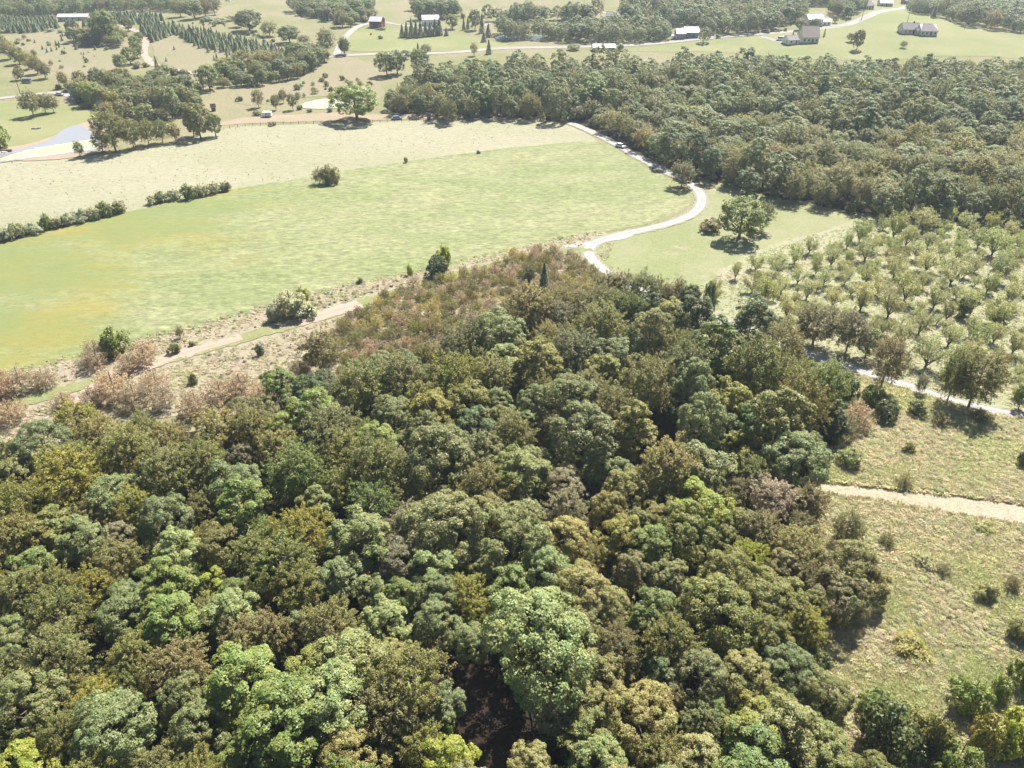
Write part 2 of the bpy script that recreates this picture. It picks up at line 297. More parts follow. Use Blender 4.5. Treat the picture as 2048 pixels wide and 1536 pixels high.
# roads and tracks
ROAD_PX = [(1140, 246), (1185, 265), (1240, 293), (1290, 322), (1335, 345), (1375, 364), (1398, 384), (1403, 405), (1388, 426), (1355, 442), (1305, 456), (1245, 469), (1200, 482), (1178, 497), (1182, 516), (1210, 542), (1265, 575), (1330, 603), (1400, 627), (1480, 655), (1550, 684), (1620, 709), (1710, 739), (1820, 776), (1920, 808), (2060, 840), (2330, 905)]
ribbon('road_apron', [(1262, 468), (1215, 480), (1170, 489), (1128, 494)], [3.5, 3.2, 2.6, 1.5], M_ROAD, jitter=.3)
_, ROAD_XY = ribbon('gravel_road', ROAD_PX, 4.6, M_ROAD, jitter=.3, cols=[M_RUT, M_ROAD, M_ROADMID, M_ROAD, M_RUT])
ribbon('grass_track', [(-160, 850), (-60, 828), (0, 815), (80, 795), (165, 772), (205, 760), (270, 740), (342, 716), (400, 700), (484, 678), (590, 648), (684, 620), (760, 596), (850, 570), (930, 545), (1000, 528), (1100, 508), (1185, 500)], 4.2, M_TRACKGRASS, jitter=.3)
TRACK_C = np.array(spline([P(u, v) for u, v in [(-160, 850), (0, 815), (165, 772), (205, 760), (270, 740), (342, 716), (400, 700), (484, 678), (590, 648), (684, 620), (760, 596), (850, 570), (930, 545), (1000, 528), (1100, 508), (1185, 500)]], False, 8))
def track_clear(x, y, m): return ((TRACK_C[:, 0] - x) ** 2 + (TRACK_C[:, 1] - y) ** 2).min() > m * m
ribbon('dirt_track', [(158, 830), (166, 795), (205, 761), (270, 741), (342, 715), (400, 699), (484, 677)], [1.6, 3.2, 4.2, 4.2, 4, 3.0], M_DIRT, jitter=.3, cols=[M_DIRT, M_DIRT, M_DIRTMID, M_DIRT, M_DIRT])
ribbon('dirt_track', [(560, 655), (590, 647), (640, 632), (690, 617), (720, 608)], [2.0, 4.4, 4.8, 4.6], M_DIRT, jitter=.3, cols=[M_DIRT, M_DIRT, M_DIRTMID, M_DIRT, M_DIRT])
ribbon('country_road', [(560, 118), (640, 115), (675, 112), (760, 108), (830, 108), (920, 104), (1000, 97), (1100, 95), (1200, 93), (1300, 88), (1400, 78), (1490, 70), (1560, 65), (1650, 56), (1720, 40), (1790, 20), (1830, 6), (1860, -12)], 6.5, M_GRAVEL)
ribbon('barn_drive', [(672, 112), (680, 92), (695, 70), (715, 54), (740, 47), (765, 44), (800, 50), (870, 58)], 4.5, M_GRAVEL)
ribbon('far_drive', [(965, 52), (985, 45), (1040, 35), (1100, 28), (1150, 24), (1200, 25), (1240, 28)], 5, M_GRAVEL)
ribbon('farm_drive', [(-160, 208), (-60, 201), (0, 197), (60, 190), (110, 186), (140, 192), (160, 202), (180, 208)], 5, M_GRAVEL)
ribbon('plantation_track', [(225, 46), (262, 58), (285, 70), (292, 85), (288, 100), (294, 118), (310, 130), (345, 138), (400, 150)], 4.2, M_DIRT, jitter=.4)
ribbon('house_drive', [(1520, 74), (1540, 78), (1560, 84), (1590, 86)], 4, M_GRAVEL)

# ponds
def water_mat(name, col, rough):
    m, nt, N, L, b = new_mat(name); b.inputs['Base Color'].default_value = (*col, 1); b.inputs['Roughness'].default_value = rough; b.inputs['Specular IOR Level'].default_value = .8
    nz = N.new('ShaderNodeTexNoise'); nz.inputs['Scale'].default_value = .8; nz.inputs['Detail'].default_value = 4; tc = N.new('ShaderNodeTexCoord'); L.new(tc.outputs['Object'], nz.inputs['Vector'])
    bp = N.new('ShaderNodeBump'); bp.inputs['Strength'].default_value = .12; bp.inputs['Distance'].default_value = .1; L.new(nz.outputs['Fac'], bp.inputs['Height']); L.new(bp.outputs[0], b.inputs['Normal']); return m
M_WATER = water_mat('pond_water', (.27, .27, .275), .08); M_DARKWATER = water_mat('dark_water', (.03, .05, .045), .06)
M_ALGAE = ground_mat('duckweed', (.55, .55, .36), (.60, .58, .42), (.5, .52, .18), big=.06, mid=.1, c3_amt=.25, fine_amt=.08, bump=.03, rough=.4)
sheet('bank', [(20, 320), (0, 300), (60, 288), (110, 272), (140, 256), (180, 244), (210, 258), (220, 285), (200, 306), (110, 320)], M_LANE, jitter=.3)
sheet('pond', [(-120, 345), (-40, 308), (30, 300), (70, 290), (105, 277), (130, 258), (160, 252), (182, 264), (200, 282), (195, 300), (110, 312), (30, 322)], M_WATER, jitter=.2, sub=8)
sheet('pond_duckweed', [(-120, 343), (-20, 322), (30, 308), (75, 296), (120, 290), (150, 285), (190, 280), (196, 296), (150, 304), (90, 313), (20, 321)], M_ALGAE, jitter=.6, sub=8)
sheet('algae_pond', [(598, 212), (620, 203), (660, 197), (700, 198), (705, 214), (670, 217), (620, 218)], M_ALGAE, jitter=.3, sub=8)
sheet('far_pond', [(992, 82), (1000, 72), (1040, 70), (1085, 74), (1070, 80), (1020, 84)], M_DARKWATER, jitter=.3, sub=8)

# ------------------------------------------------------------------ foliage prototypes (unit width, unit height)
def norm(a): return a / np.maximum(np.linalg.norm(a, axis=-1, keepdims=True), 1e-9)
def sph(n, r): return norm(r.normal(size=(n, 3)))
def leaves(C, Nn, S, r, aspect=.62, fold=.18):
    n = len(C); t = norm(np.cross(Nn, sph(n, r))); b = np.cross(Nn, t); s = S[:, None] * .5
    V = np.stack([C - t * s, C - b * s * aspect - Nn * s * fold * 2, C + t * s * 1.1, C + b * s * aspect - Nn * s * fold * 2], 1)
    V[:, [0, 2]] += (Nn * s * fold * .5)[:, None]
    return V
def quads_mesh(name, V, mat, W, H):
    V = V.reshape(-1, 3) / np.array([W, W, H]); n = len(V)
    me = bpy.data.meshes.new(name); me.vertices.add(n); me.vertices.foreach_set('co', V.ravel()); me.loops.add(n); me.loops.foreach_set('vertex_index', np.arange(n, dtype=np.int32))
    me.polygons.add(n // 4); me.polygons.foreach_set('loop_start', np.arange(0, n, 4, dtype=np.int32)); me.materials.append(mat); me.update(calc_edges=True); return me
UP = np.array([0, 0, 1.0])
def clump_leaves(r, cen, rad, outd, n, smin, smax, flat=.8, wu=.35, wr=.42):
    d = norm(sph(n, r) + .75 * outd); p = cen + d * (rad * r.uniform(.7, 1.06, (n, 1))) * np.array([1, 1, flat])
    nn = norm(.7 * d + wu * UP + wr * sph(n, r)); return leaves(p, nn, r.uniform(smin, smax, n), r)
def g_oak(seed, q=1.0, ls=1.0):
    r = np.random.default_rng(seed); W, H = 10.0, 12.4; c0 = np.array([0, 0, 6.2]); out = []; K = 21
    sx, sy = r.uniform(.85, 1.12), r.uniform(.85, 1.12)
    for i in range(K):
        z = 1 - 1.82 * (i + .5) / K + r.normal(0, .06); th = i * 2.39996 + r.uniform(-.35, .35); rr = math.sqrt(max(0, 1 - min(1, abs(z)) ** 2))
        d = np.array([rr * math.cos(th), rr * math.sin(th), z]); c = c0 + d * np.array([3.4 * sx, 3.4 * sy, 4.2]) * r.uniform(.78, 1.12); R0 = r.uniform(1.3, 2.3)
        m = max(6, int(16 * (.4 + .6 * q)))
        for dd in norm(sph(m, r) + .85 * d + .25 * UP):
            cr = r.uniform(.5, .85); cc = c + dd * R0 * r.uniform(.78, 1.04)
            out.append(clump_leaves(r, cc, cr, norm(.6 * dd + .4 * d + .2 * UP), max(7, int(62 * q)), .19 * ls, .33 * ls))
    return np.concatenate(out), W, H
def g_feather(seed, q=1.0, ls=1.0):
    r = np.random.default_rng(seed); W, H = 10.0, 12.2; c0 = np.array([0, 0, 6.4]); out = []; ph = r.uniform(0, 6.28, 6)
    for i in range(int(440 * (.35 + .65 * q))):
        d = sph(1, r)[0]; d[2] = abs(d[2]) if r.random() < .62 else -abs(d[2]) * .8; th = math.atan2(d[1], d[0])
        lump = 1 + .16 * math.sin(3 * th + ph[0]) + .14 * math.sin(5 * th + ph[1] + 3 * d[2]) + .1 * math.sin(7 * d[2] * 2 + ph[2])
        p0 = c0 + d * np.array([4.4, 4.4, 4.7]) * lump * r.uniform(.55, 1.0); sd = norm(d + .45 * UP + .6 * sph(1, r)[0]); ln = r.uniform(.8, 1.6); n = max(6, int(44 * q)); t = r.uniform(0, 1, n)
        p = p0 + sd * (t * ln)[:, None] + sph(n, r) * (.34 * (1.1 - .6 * t))[:, None]; p[:, 2] -= .25 * t * t * ln
        nn = norm(.75 * UP + .35 * d + .75 * sph(n, r)); out.append(leaves(p, nn, r.uniform(.17, .31, n) * ls, r, aspect=.62))
    return np.concatenate(out), W, H
def g_leafy(seed, q=1.0, ls=1.0):
    r = np.random.default_rng(seed); W, H = 10.0, 12.4; c0 = np.array([0, 0, 6.2]); out = []; K = 19
    for i in range(K):
        z = 1 - 1.85 * (i + .5) / K + r.normal(0, .08); th = i * 2.39996 + r.uniform(-.5, .5); rr = math.sqrt(max(0, 1 - min(1, abs(z)) ** 2))
        d = np.array([rr * math.cos(th), rr * math.sin(th), z]); c = c0 + d * np.array([3.5, 3.5, 4.3]) * r.uniform(.65, 1.18); R0 = r.uniform(1.1, 2.1)
        for dd in norm(sph(max(5, int(13 * (.4 + .6 * q))), r) + .6 * d + .35 * UP):
            out.append(clump_leaves(r, c + dd * R0 * r.uniform(.6, 1.1), r.uniform(.6, 1.0), norm(.5 * dd + .3 * d + .5 * UP), max(7, int(66 * q)), .25 * ls, .42 * ls, flat=.6, wu=.7, wr=.48))
    return np.concatenate(out), W, H
def g_bush(seed, q=1.0, ls=1.0):
    r = np.random.default_rng(seed); W, H = 4.0, 3.2; out = []; heads = [(np.array([0, 0, 1.1]), 1.25)] + [(np.array([r.uniform(-1, 1), r.uniform(-1, 1), r.uniform(.5, 1.3)]), r.uniform(.6, 1.0)) for _ in range(4)]
    for i in range(int(92 * (.5 + .5 * q))):
        d = sph(1, r)[0]; d[2] = abs(d[2]) if r.random() < .5 else d[2]; hc, hr_ = heads[int(r.integers(5))]; c = hc + d * hr_ * np.array([1, 1, 1.05]) * r.uniform(.6, 1.05); c[2] = max(c[2], r.uniform(.2, .5))
        out.append(clump_leaves(r, c, r.uniform(.3, .55), norm(d + .2 * UP), max(8, int(38 * q)), .14 * ls, .26 * ls))
    return np.concatenate(out), W, H
def g_round(seed, q=1.0, ls=1.0):
    r = np.random.default_rng(seed); W, H = 8.0, 9.0; out = []; ph = r.uniform(0, 6.28, 4)
    for i in range(int(150 * (.5 + .5 * q))):
        d = sph(1, r)[0]; d[2] = abs(d[2]) if r.random() < .25 else d[2]; th = math.atan2(d[1], d[0]); lump = 1 + .09 * math.sin(3 * th + ph[0] + d[2] * 2) + .07 * math.sin(5 * th + ph[1])
        c = np.array([0, 0, 4.9]) + d * np.array([3.3, 3.3, 3.35]) * lump * r.uniform(.72, 1.03); out.append(clump_leaves(r, c, r.uniform(.55, .95), norm(d + .25 * UP), max(8, int(48 * q)), .22 * ls, .4 * ls))
    return np.concatenate(out), W, H
def g_dry(seed, q=1.0, ls=1.0):
    r = np.random.default_rng(seed); W, H = 4.0, 4.0; out = []
    for i in range(int(150 * (.4 + .6 * q))):
        d = sph(1, r)[0]; d[2] = abs(d[2]) * .9 + .1; p0 = np.array([0, 0, .45]) + d * np.array([1.7, 1.7, 2.9]) * r.uniform(.35, 1.0); sd = norm(d + .7 * UP + .4 * sph(1, r)[0]); n = max(6, int(26 * q)); t = r.uniform(0, 1, n)
        p = p0 + sd * (t * r.uniform(.35, .7))[:, None] + sph(n, r) * .17; out.append(leaves(p, norm(.5 * UP + sph(n, r)), r.uniform(.11, .2, n) * ls, r, aspect=.45))
    return np.concatenate(out), W, H
ORCH_LIMBS = {}
def g_orchard(seed, q=1.0, ls=1.0):
    r = np.random.default_rng(seed); W, H = 6.0, 5.6; out = []; limbs = []
    n = int(r.integers(6, 9))
    for i in range(n):
        th = i * 2 * math.pi / n + r.uniform(-.3, .3); lean = r.uniform(.3, 1.0); a = np.array([0, 0, r.uniform(.45, 1.0)]); e = np.array([math.cos(th) * 2.5 * lean, math.sin(th) * 2.5 * lean, 5.0 - 2.0 * lean ** 2 * r.uniform(.6, 1.2)])
        mid = a * .5 + e * .5 + np.array([math.cos(th), math.sin(th), 0]) * .45; limbs.append((a, mid, e))
        for k in range(int(27 * (.5 + .5 * q))):
            t = r.uniform(.22, 1.05) ** .8; p0 = (1 - t) ** 2 * a + 2 * t * (1 - t) * mid + t * t * e + r.normal(0, .42, 3); sd = norm(UP * .45 + sph(1, r)[0]); m = max(6, int(24 * q)); tt = r.uniform(0, 1, m)
            p = p0 + sd * (tt * r.uniform(.5, .95))[:, None] + sph(m, r) * .24; out.append(leaves(p, norm(.4 * UP + sph(m, r)), r.uniform(.13, .25, m) * ls, r, aspect=.65))
    ORCH_LIMBS[seed] = limbs
    return np.concatenate(out), W, H
def g_pine(seed, q=1.0, ls=1.0):
    r = np.random.default_rng(seed); W, H = 3.4, 5.4; out = []
    for i in range(30):
        z = .35 + 4.9 * (i / 29) ** .9; R0 = 1.65 * (1 - (z / 5.5)) ** .85 * r.uniform(.85, 1.1); m = int(max(10, 95 * q * (R0 / 1.6) + 8))
        th = r.uniform(0, 6.283, m); rad = R0 * r.uniform(.45, 1.06, m); d = np.column_stack([np.cos(th), np.sin(th), np.zeros(m)])
        p = d * rad[:, None]; p[:, 2] = z + .2 - .28 * rad + r.normal(0, .07, m); out.append(leaves(p, norm(.8 * UP + .55 * d + .45 * sph(m, r)), r.uniform(.22, .4, m) * ls, r, aspect=.4))
    return np.concatenate(out), W, H
def trunk_mesh(name, seed, mat, W, H, crown_z, r0, limbs=7, spread=3.0, orchard=None):
    r = np.random.default_rng(seed + 99); mb = MB(); a, b = r.normal(0, .15, 2)
    if orchard:
        mb.tube([(0, 0, -.2), (.03, 0, .5), (0, 0, 1.1)], [r0 * 1.2, r0, r0 * .9], 7)
        for s, m, e in orchard: mb.tube([s - np.array([0, 0, .3]), .5 * s + .5 * m, m, .5 * m + .5 * e, e], [r0 * .6, r0 * .5, r0 * .4, r0 * .26, r0 * .1], 5)
    else:
        zs = np.linspace(-.3, H * .86, 7); mb.tube([(a * math.sin(z * .5), b * math.sin(z * .4), z) for z in zs], [max(.04, r0 * (1.25 if i == 0 else 1 - .8 * i / 6)) for i in range(7)], 7)
        for k in range(limbs):
            th = k * 2.4 + r.uniform(-.4, .4); z0 = crown_z + (H * .75 - crown_z) * k / max(1, limbs) * .9; ln = spread * r.uniform(.7, 1.05); e = np.array([math.cos(th) * ln, math.sin(th) * ln, z0 + ln * r.uniform(.45, .9)]); s = np.array([0, 0, z0])
            m = .5 * (s + e) + np.array([0, 0, -.12 * ln]); mb.tube([s, m, e], [r0 * .45, r0 * .32, r0 * .08], 5)
    V = np.array(mb.V) / np.array([W, W, H]); return mesh_from(name, V, mb.F, [mat], True)
GEN = {'oak': (g_oak, 6), 'feather': (g_feather, 6), 'leafy': (g_leafy, 5), 'round': (g_round, 4), 'bush': (g_bush, 4), 'dry': (g_dry, 4), 'orchard': (g_orchard, 6), 'pine': (g_pine, 3)}
CROWN, TRUNK = {}, {}
for ki, (k, (fn, n)) in enumerate(GEN.items()):
    CROWN[k] = []; TRUNK[k] = []
    for s in range(n):
        sd = 100 * ki + s; V, W, H = fn(sd); CROWN[k].append(quads_mesh('crown_' + k, V, LEAF, W, H))
        if k in ('oak', 'feather', 'leafy', 'round'): TRUNK[k].append(trunk_mesh('trunk_' + k, sd, BARK_PALE if k == 'feather' else BARK, W, H, 3.6 if k != 'round' else 2.4, .26, spread=3.0 if k != 'round' else 2.4))
        elif k == 'orchard': TRUNK[k].append(trunk_mesh('trunk_' + k, sd, BARK, W, H, 1, .17, orchard=ORCH_LIMBS[sd]))
        elif k == 'dry': TRUNK[k].append(trunk_mesh('trunk_' + k, sd, BARK, W, H, .4, .06, limbs=9, spread=1.5))
        elif k == 'pine': TRUNK[k].append(trunk_mesh('trunk_' + k, sd, BARK, W, H, .5, .12, limbs=0))
        else: TRUNK[k].append(trunk_mesh('trunk_' + k, sd, BARK, W, H, .3, .07, limbs=6, spread=1.2))

# leaf colours (albedo) and the word each gets in a label
C = {
 'greygreen': ((.100, .115, .062), 'grey-green'), 'palegreen': ((.128, .148, .072), 'pale-green'), 'greyolive': ((.105, .105, .055), 'greyish-olive'),
 'olive': ((.098, .100, .034), 'olive'), 'yellowolive': ((.130, .122, .026), 'yellow-olive'), 'green': ((.074, .100, .032), 'green'),
 'bright': ((.100, .128, .036), 'bright-green'), 'lime': ((.138, .158, .028), 'lime'), 'dark': ((.034, .052, .024), 'dark-green'), 'bluegreen': ((.090, .108, .056), 'blue-green'),
 'brown': ((.114, .096, .052), 'brownish'), 'brownolive': ((.112, .105, .044), 'brown-olive'), 'khaki': ((.150, .135, .064), 'khaki'), 'mauve': ((.120, .098, .085), 'grey-mauve'),
 'pink': ((.218, .172, .148), 'pinkish-brown'), 'rust': ((.150, .115, .075), 'rust-brown'), 'silver': ((.175, .185, .145), 'silvery'), 'straw': ((.23, .20, .095), 'straw-coloured'),
 'orchard': ((.172, .190, .100), 'yellow-green'), 'orchpale': ((.208, .212, .138), 'straw-green'), 'pine': ((.085, .108, .066), 'dusty-green'), 'spruce': ((.030, .046, .034), 'deep-green'), 'grey': ((.13, .12, .10), 'grey')}
NAMES = {'oak': ('rounded_tree', 'rounded tree', 'tree'), 'feather': ('feathery_tree', 'feathery tree', 'tree'), 'leafy': ('leafy_tree', 'leafy tree', 'tree'), 'round': ('field_tree', 'full tree', 'tree'), 'bush': ('bush', 'dense bush', 'bush'),
         'dry': ('dry_shrub', 'wispy shrub', 'shrub'), 'orchard': ('orchard_tree', 'open orchard tree', 'tree'), 'pine': ('conifer', 'pointed conifer', 'conifer')}
LK = np.array([2.16, 2.17, 1.62]); MID = np.array((.104, .112, .050)); PULL = {'lime': .12, 'pink': .1, 'rust': .25, 'silver': .1, 'straw': .2, 'orchard': .05, 'orchpale': .05, 'pine': .2, 'spruce': .15, 'grey': .3, 'mauve': .35, 'bright': .25, 'dark': .3}
C = {k: (tuple((np.array(v[0]) * (1 - PULL.get(k, .24)) + MID * PULL.get(k, .24)) * LK), v[1]) for k, v in C.items()}
PLANTS = []; LABELS = set(); PENDING = []; COUNT = {}
def plant(kind, x, y, W, H, col, where, group, label=None, parts=True, lean=0.0):
    i = int(rng.integers(len(CROWN[kind]))); nm, noun, cat = NAMES[kind]; z = float(terrain(x, y)); e = empty(nm, (x, y, z - .05), rng.uniform(0, 6.283)); e.scale = (W * rng.uniform(.93, 1.07), W * rng.uniform(.93, 1.07), H)
    if lean: e.rotation_euler = (lean * rng.normal(), lean * rng.normal(), e.rotation_euler[2])
    rgb, word = C[col]; j = rng.uniform(.86, 1.14); g = rng.uniform(-.06, .06)
    c = add('crown' if kind != 'bush' else 'foliage', CROWN[kind][i], e); c.color = (rgb[0] * j * (1 + g), rgb[1] * j, rgb[2] * j * (1 - g), 1)
    if parts: add('trunk' if kind not in ('bush', 'dry') else 'stem', TRUNK[kind][i], e)
    if label: tag(e, label, cat, group); LABELS.add(label)
    else: tag(e, None, cat, group); u, v, _ = proj(x, y, z + H * .6); PENDING.append((e, kind, word, noun, where, u, v, W * FPX / _))
    COUNT[nm] = COUNT.get(nm, 0) + 1; PLANTS.append((x, y, W)); return e
def ppm(x, y, z=0): return FPX / proj(x, y, z)[2]             # photo pixels per metre there
def T(u, v, h, w, kind, col, where='beside the pasture', group='field trees', label=None, lean=0.0):
    """a tree whose base is at pixel (u, v), h pixels tall and w wide"""
    if kind in ('oak', 'leafy'): kind = 'round'
    x, y = P(u, v); z = float(terrain(x, y)); s = ppm(x, y, z); el = math.atan2(CAM_H - z, math.hypot(x, y)); return plant(kind, x, y, w / s, h / s / max(.3, math.cos(el)), col, where, group, label, lean=lean)
def Ct(u, v, w, kind, col, where='in the near wood', group='trees of the near wood', hw=None):
    """a tree of a wood whose crown centre is seen at pixel (u, v), w pixels wide"""
    hgt = 7.0
    for _ in range(3):
        x, y = P(u, v, hgt); s = ppm(x, y, hgt); Wm = w / s; Hm = Wm * (hw or 1.18); Hm = min(17.5, max(5.0, Hm)); hgt = Hm * .66
    return plant(kind, x, y, Wm, Hm, col, where, group)

# ------------------------------------------------------------------ the near wood: crowns read off the photograph
o, f, l = 'oak', 'feather', 'leafy'
NEAR = [
 (80,880,110,o,'greygreen'),(22,940,75,l,'brownolive'),(150,832,80,f,'yellowolive'),(200,862,75,f,'khaki'),(130,940,125,f,'yellowolive'),(250,892,110,f,'olive'),(185,902,48,l,'bluegreen'),(140,995,64,o,'mauve'),
 (225,985,90,l,'palegreen'),(265,1005,80,f,'yellowolive'),(330,932,110,f,'brownolive'),(400,912,100,f,'olive'),(330,872,70,f,'khaki'),(30,1062,110,f,'brownolive'),(100,1050,90,l,'olive'),(165,1068,90,l,'bluegreen'),
 (232,1112,85,f,'brownolive'),(330,1030,110,o,'greygreen'),(430,1082,90,o,'brownolive'),(480,1000,110,l,'bright'),(350,1098,100,l,'palegreen'),(60,1130,80,l,'green'),(100,1172,100,f,'olive'),(182,1168,84,f,'yellowolive'),
 (330,1160,110,l,'bright'),(375,1135,48,l,'palegreen'),(418,1162,52,l,'lime'),(470,1176,60,l,'green'),(250,1178,55,l,'bluegreen'),
 (530,835,64,o,'brown'),(660,850,110,f,'greyolive'),(785,825,78,o,'greyolive'),(862,818,95,l,'yellowolive'),(748,920,120,f,'olive'),(875,905,142,o,'greyolive'),(590,932,120,f,'green'),(555,888,90,f,'brownolive'),(690,965,90,f,'olive'),
 (945,850,72,l,'dark'),(1000,838,64,o,'olive'),(740,1005,100,f,'green'),(600,1052,112,f,'yellowolive'),(720,1065,120,l,'palegreen'),(885,1035,142,o,'greyolive'),(795,1112,84,o,'mauve'),(560,1112,120,f,'olive'),(862,1132,92,l,'palegreen'),
 (1022,1060,140,o,'greygreen'),(872,1180,84,o,'greygreen'),(938,1178,72,f,'yellowolive'),(975,1148,66,l,'brownolive'),(680,1150,84,l,'greygreen'),(600,1165,100,f,'olive'),
 (1168,862,132,o,'greyolive'),(1110,842,64,o,'brown'),(1042,935,110,l,'olive'),(1270,852,80,l,'olive'),(1250,972,92,o,'brownolive'),(1340,922,122,f,'khaki'),(1405,925,100,l,'greygreen'),(1130,962,72,o,'mauve'),(1132,1012,82,f,'grey'),
 (1330,985,66,l,'bluegreen'),(1398,1002,104,l,'lime'),(1475,980,60,f,'brown'),(1482,1042,64,o,'brownolive'),(1478,892,62,l,'yellowolive'),(1240,1062,84,l,'yellowolive'),(1312,1085,86,l,'bright'),(1132,1072,100,o,'khaki'),
 (1182,1112,64,f,'brownolive'),(1270,1132,72,o,'brown'),(1090,1138,112,o,'palegreen'),(1160,1175,110,o,'khaki'),(1460,1142,120,o,'olive'),(1502,1108,64,f,'lime'),
 (20,1252,60,l,'palegreen'),(110,1222,112,f,'olive'),(110,1302,122,f,'brownolive'),(240,1218,104,o,'bluegreen'),(340,1232,112,l,'bright'),(462,1218,100,l,'palegreen'),(482,1272,84,f,'brown'),(45,1400,134,o,'greygreen'),(190,1388,84,f,'yellowolive'),
 (262,1300,100,f,'olive'),(352,1322,112,f,'brown'),(482,1352,136,l,'bright'),(212,1452,150,o,'greygreen'),(392,1452,112,o,'greygreen'),(320,1525,84,f,'brownolive'),(492,1432,72,l,'lime'),(50,1530,110,l,'lime'),(480,1512,74,l,'green'),(130,1370,70,f,'brownolive'),
 (540,1262,84,f,'brown'),(592,1252,64,l,'bluegreen'),(660,1242,112,f,'brownolive'),(770,1232,92,l,'palegreen'),(962,1222,66,f,'yellowolive'),(702,1312,122,l,'palegreen'),(622,1342,84,l,'yellowolive'),(562,1432,170,l,'bright'),
 (812,1352,150,f,'brownolive'),(775,1415,126,f,'brown'),(892,1402,64,l,'bluegreen'),(702,1512,122,o,'khaki'),(832,1482,100,f,'olive'),(892,1512,100,l,'lime'),(870,1240,90,o,'greygreen'),
 (1080,1262,208,o,'palegreen'),
 (1222,1205,74,o,'khaki'),(1312,1212,92,l,'green'),(1442,1205,140,o,'olive'),(1512,1195,92,o,'greyolive'),(1232,1285,84,f,'brown'),(1342,1272,112,f,'olive'),(1322,1345,72,l,'dark'),(1402,1345,112,o,'greyolive'),(1492,1342,102,o,'khaki'),
 (1202,1345,84,l,'brownolive'),(1112,1425,74,f,'grey'),(1172,1462,84,l,'olive'),(1282,1422,122,o,'khaki'),(1346,1392,52,o,'rust'),(1402,1432,74,f,'greyolive'),(1432,1422,54,l,'green'),(1502,1452,112,l,'yellowolive'),(1322,1505,102,f,'brownolive'),
 (1202,1522,112,o,'palegreen'),(1062,1525,74,l,'khaki'),(1402,1512,92,l,'khaki'),(1452,1282,56,l,'lime'),(1545,1268,92,o,'olive'),(1578,1330,100,o,'bluegreen'),(1572,1462,140,l,'brownolive'),(1652,1490,100,l,'olive'),(1552,1190,112,o,'olive'),(1614,1243,76,f,'yellowolive'),
 (1592,908,124,o,'greygreen'),(1545,985,84,f,'pink'),(1525,1050,74,f,'brown'),(1492,850,80,l,'green'),(1700,1045,60,f,'brownolive'),(1700,1118,110,o,'brownolive'),(1682,1180,100,o,'brown'),(1742,1160,70,o,'brownolive'),(1600,1085,90,f,'khaki'),(1570,1130,70,o,'brown'),
 (630,772,74,o,'dark'),(562,772,72,l,'green'),(802,742,100,f,'greyolive'),(912,742,112,f,'yellowolive'),(1002,655,92,o,'greygreen'),(720,762,100,f,'olive'),(932,795,92,o,'olive'),(850,790,80,f,'olive'),
 (1060,602,92,f,'khaki'),(1112,622,62,f,'mauve'),(1202,642,102,f,'olive'),(1152,692,92,f,'greyolive'),(1242,702,84,o,'greygreen'),(1272,612,50,f,'green'),(1302,662,84,o,'greyolive'),(1372,722,100,f,'greyolive'),(1212,742,74,l,'yellowolive'),
 (1072,722,102,l,'yellowolive'),(1302,752,102,f,'greyolive'),(1382,762,92,o,'greygreen'),(1432,692,100,l,'green'),(1462,802,92,l,'yellowolive'),(1490,788,46,l,'lime'),(1142,792,112,o,'greygreen'),(1522,722,120,f,'olive'),(1568,682,74,f,'brown'),
 (1602,792,112,f,'brownolive'),(1502,642,90,l,'dark'),(1562,832,112,l,'olive'),(1655,762,92,f,'green'),(1340,590,44,f,'rust'),(1385,595,40,l,'dark'),(1000,720,70,l,'palegreen'),(1216,566,58,f,'khaki'),(1250,568,58,f,'brown'),(1288,572,60,f,'greyolive'),(1322,582,46,f,'olive'),(1236,602,60,f,'olive'),(500,822,80,o,'greyolive'),(640,690,70,f,'brown'),
]
for u, v, w, k, c in NEAR:
    hw = {'oak': 1.12, 'feather': 1.22, 'leafy': 1.2}[k]
    if u > 1250 and v < 900: hw = 1.55
    Ct(u, v, w * (1.16 if w < 90 else 1.06), k, c, hw=hw)

GAPS = [(1005, 1425, 88, 130), (905, 1325, 60, 60), (1405, 1150, 70, 55), (1495, 1090, 45, 60), (1335, 850, 45, 90), (1210, 960, 25, 30), (640, 1100, 30, 25), (750, 1190, 40, 30), (1350, 830, 40, 60), (1100, 930, 25, 25)]
def zone_pick(u, v):
    if u > 1300 and v < 900: return [(f, 'olive', 2), (l, 'green', 2), (o, 'greygreen', 2), (l, 'dark', 2), (f, 'brownolive', 1), (l, 'yellowolive', 1)]
    if v < 700: return [(f, 'khaki', 3), (f, 'brown', 2), (f, 'greyolive', 2), (o, 'greygreen', 1), (f, 'olive', 2)]
    if u < 520 and v < 1180: return [(f, 'olive', 3), (f, 'yellowolive', 2), (f, 'brownolive', 3), (f, 'khaki', 1), (l, 'bluegreen', 1), (o, 'mauve', .5)]
    if u < 420: return [(f, 'olive', 3), (f, 'brownolive', 2), (o, 'greygreen', 2), (l, 'green', 1)]
    if u < 760: return [(l, 'bright', 2), (f, 'olive', 2), (l, 'palegreen', 1), (f, 'green', 2), (f, 'yellowolive', 1)]
    if u < 1350: return [(o, 'greyolive', 2), (o, 'greygreen', 2), (o, 'khaki', 1), (f, 'brownolive', 1), (l, 'green', 1), (f, 'grey', .5)]
    return [(o, 'olive', 3), (o, 'brownolive', 2), (l, 'green', 1), (f, 'olive', 1), (o, 'khaki', 2), (f, 'brown', 1)]
def choose(opts):
    w = np.array([q[2] for q in opts], float); return opts[int(rng.choice(len(opts), p=w / w.sum()))]
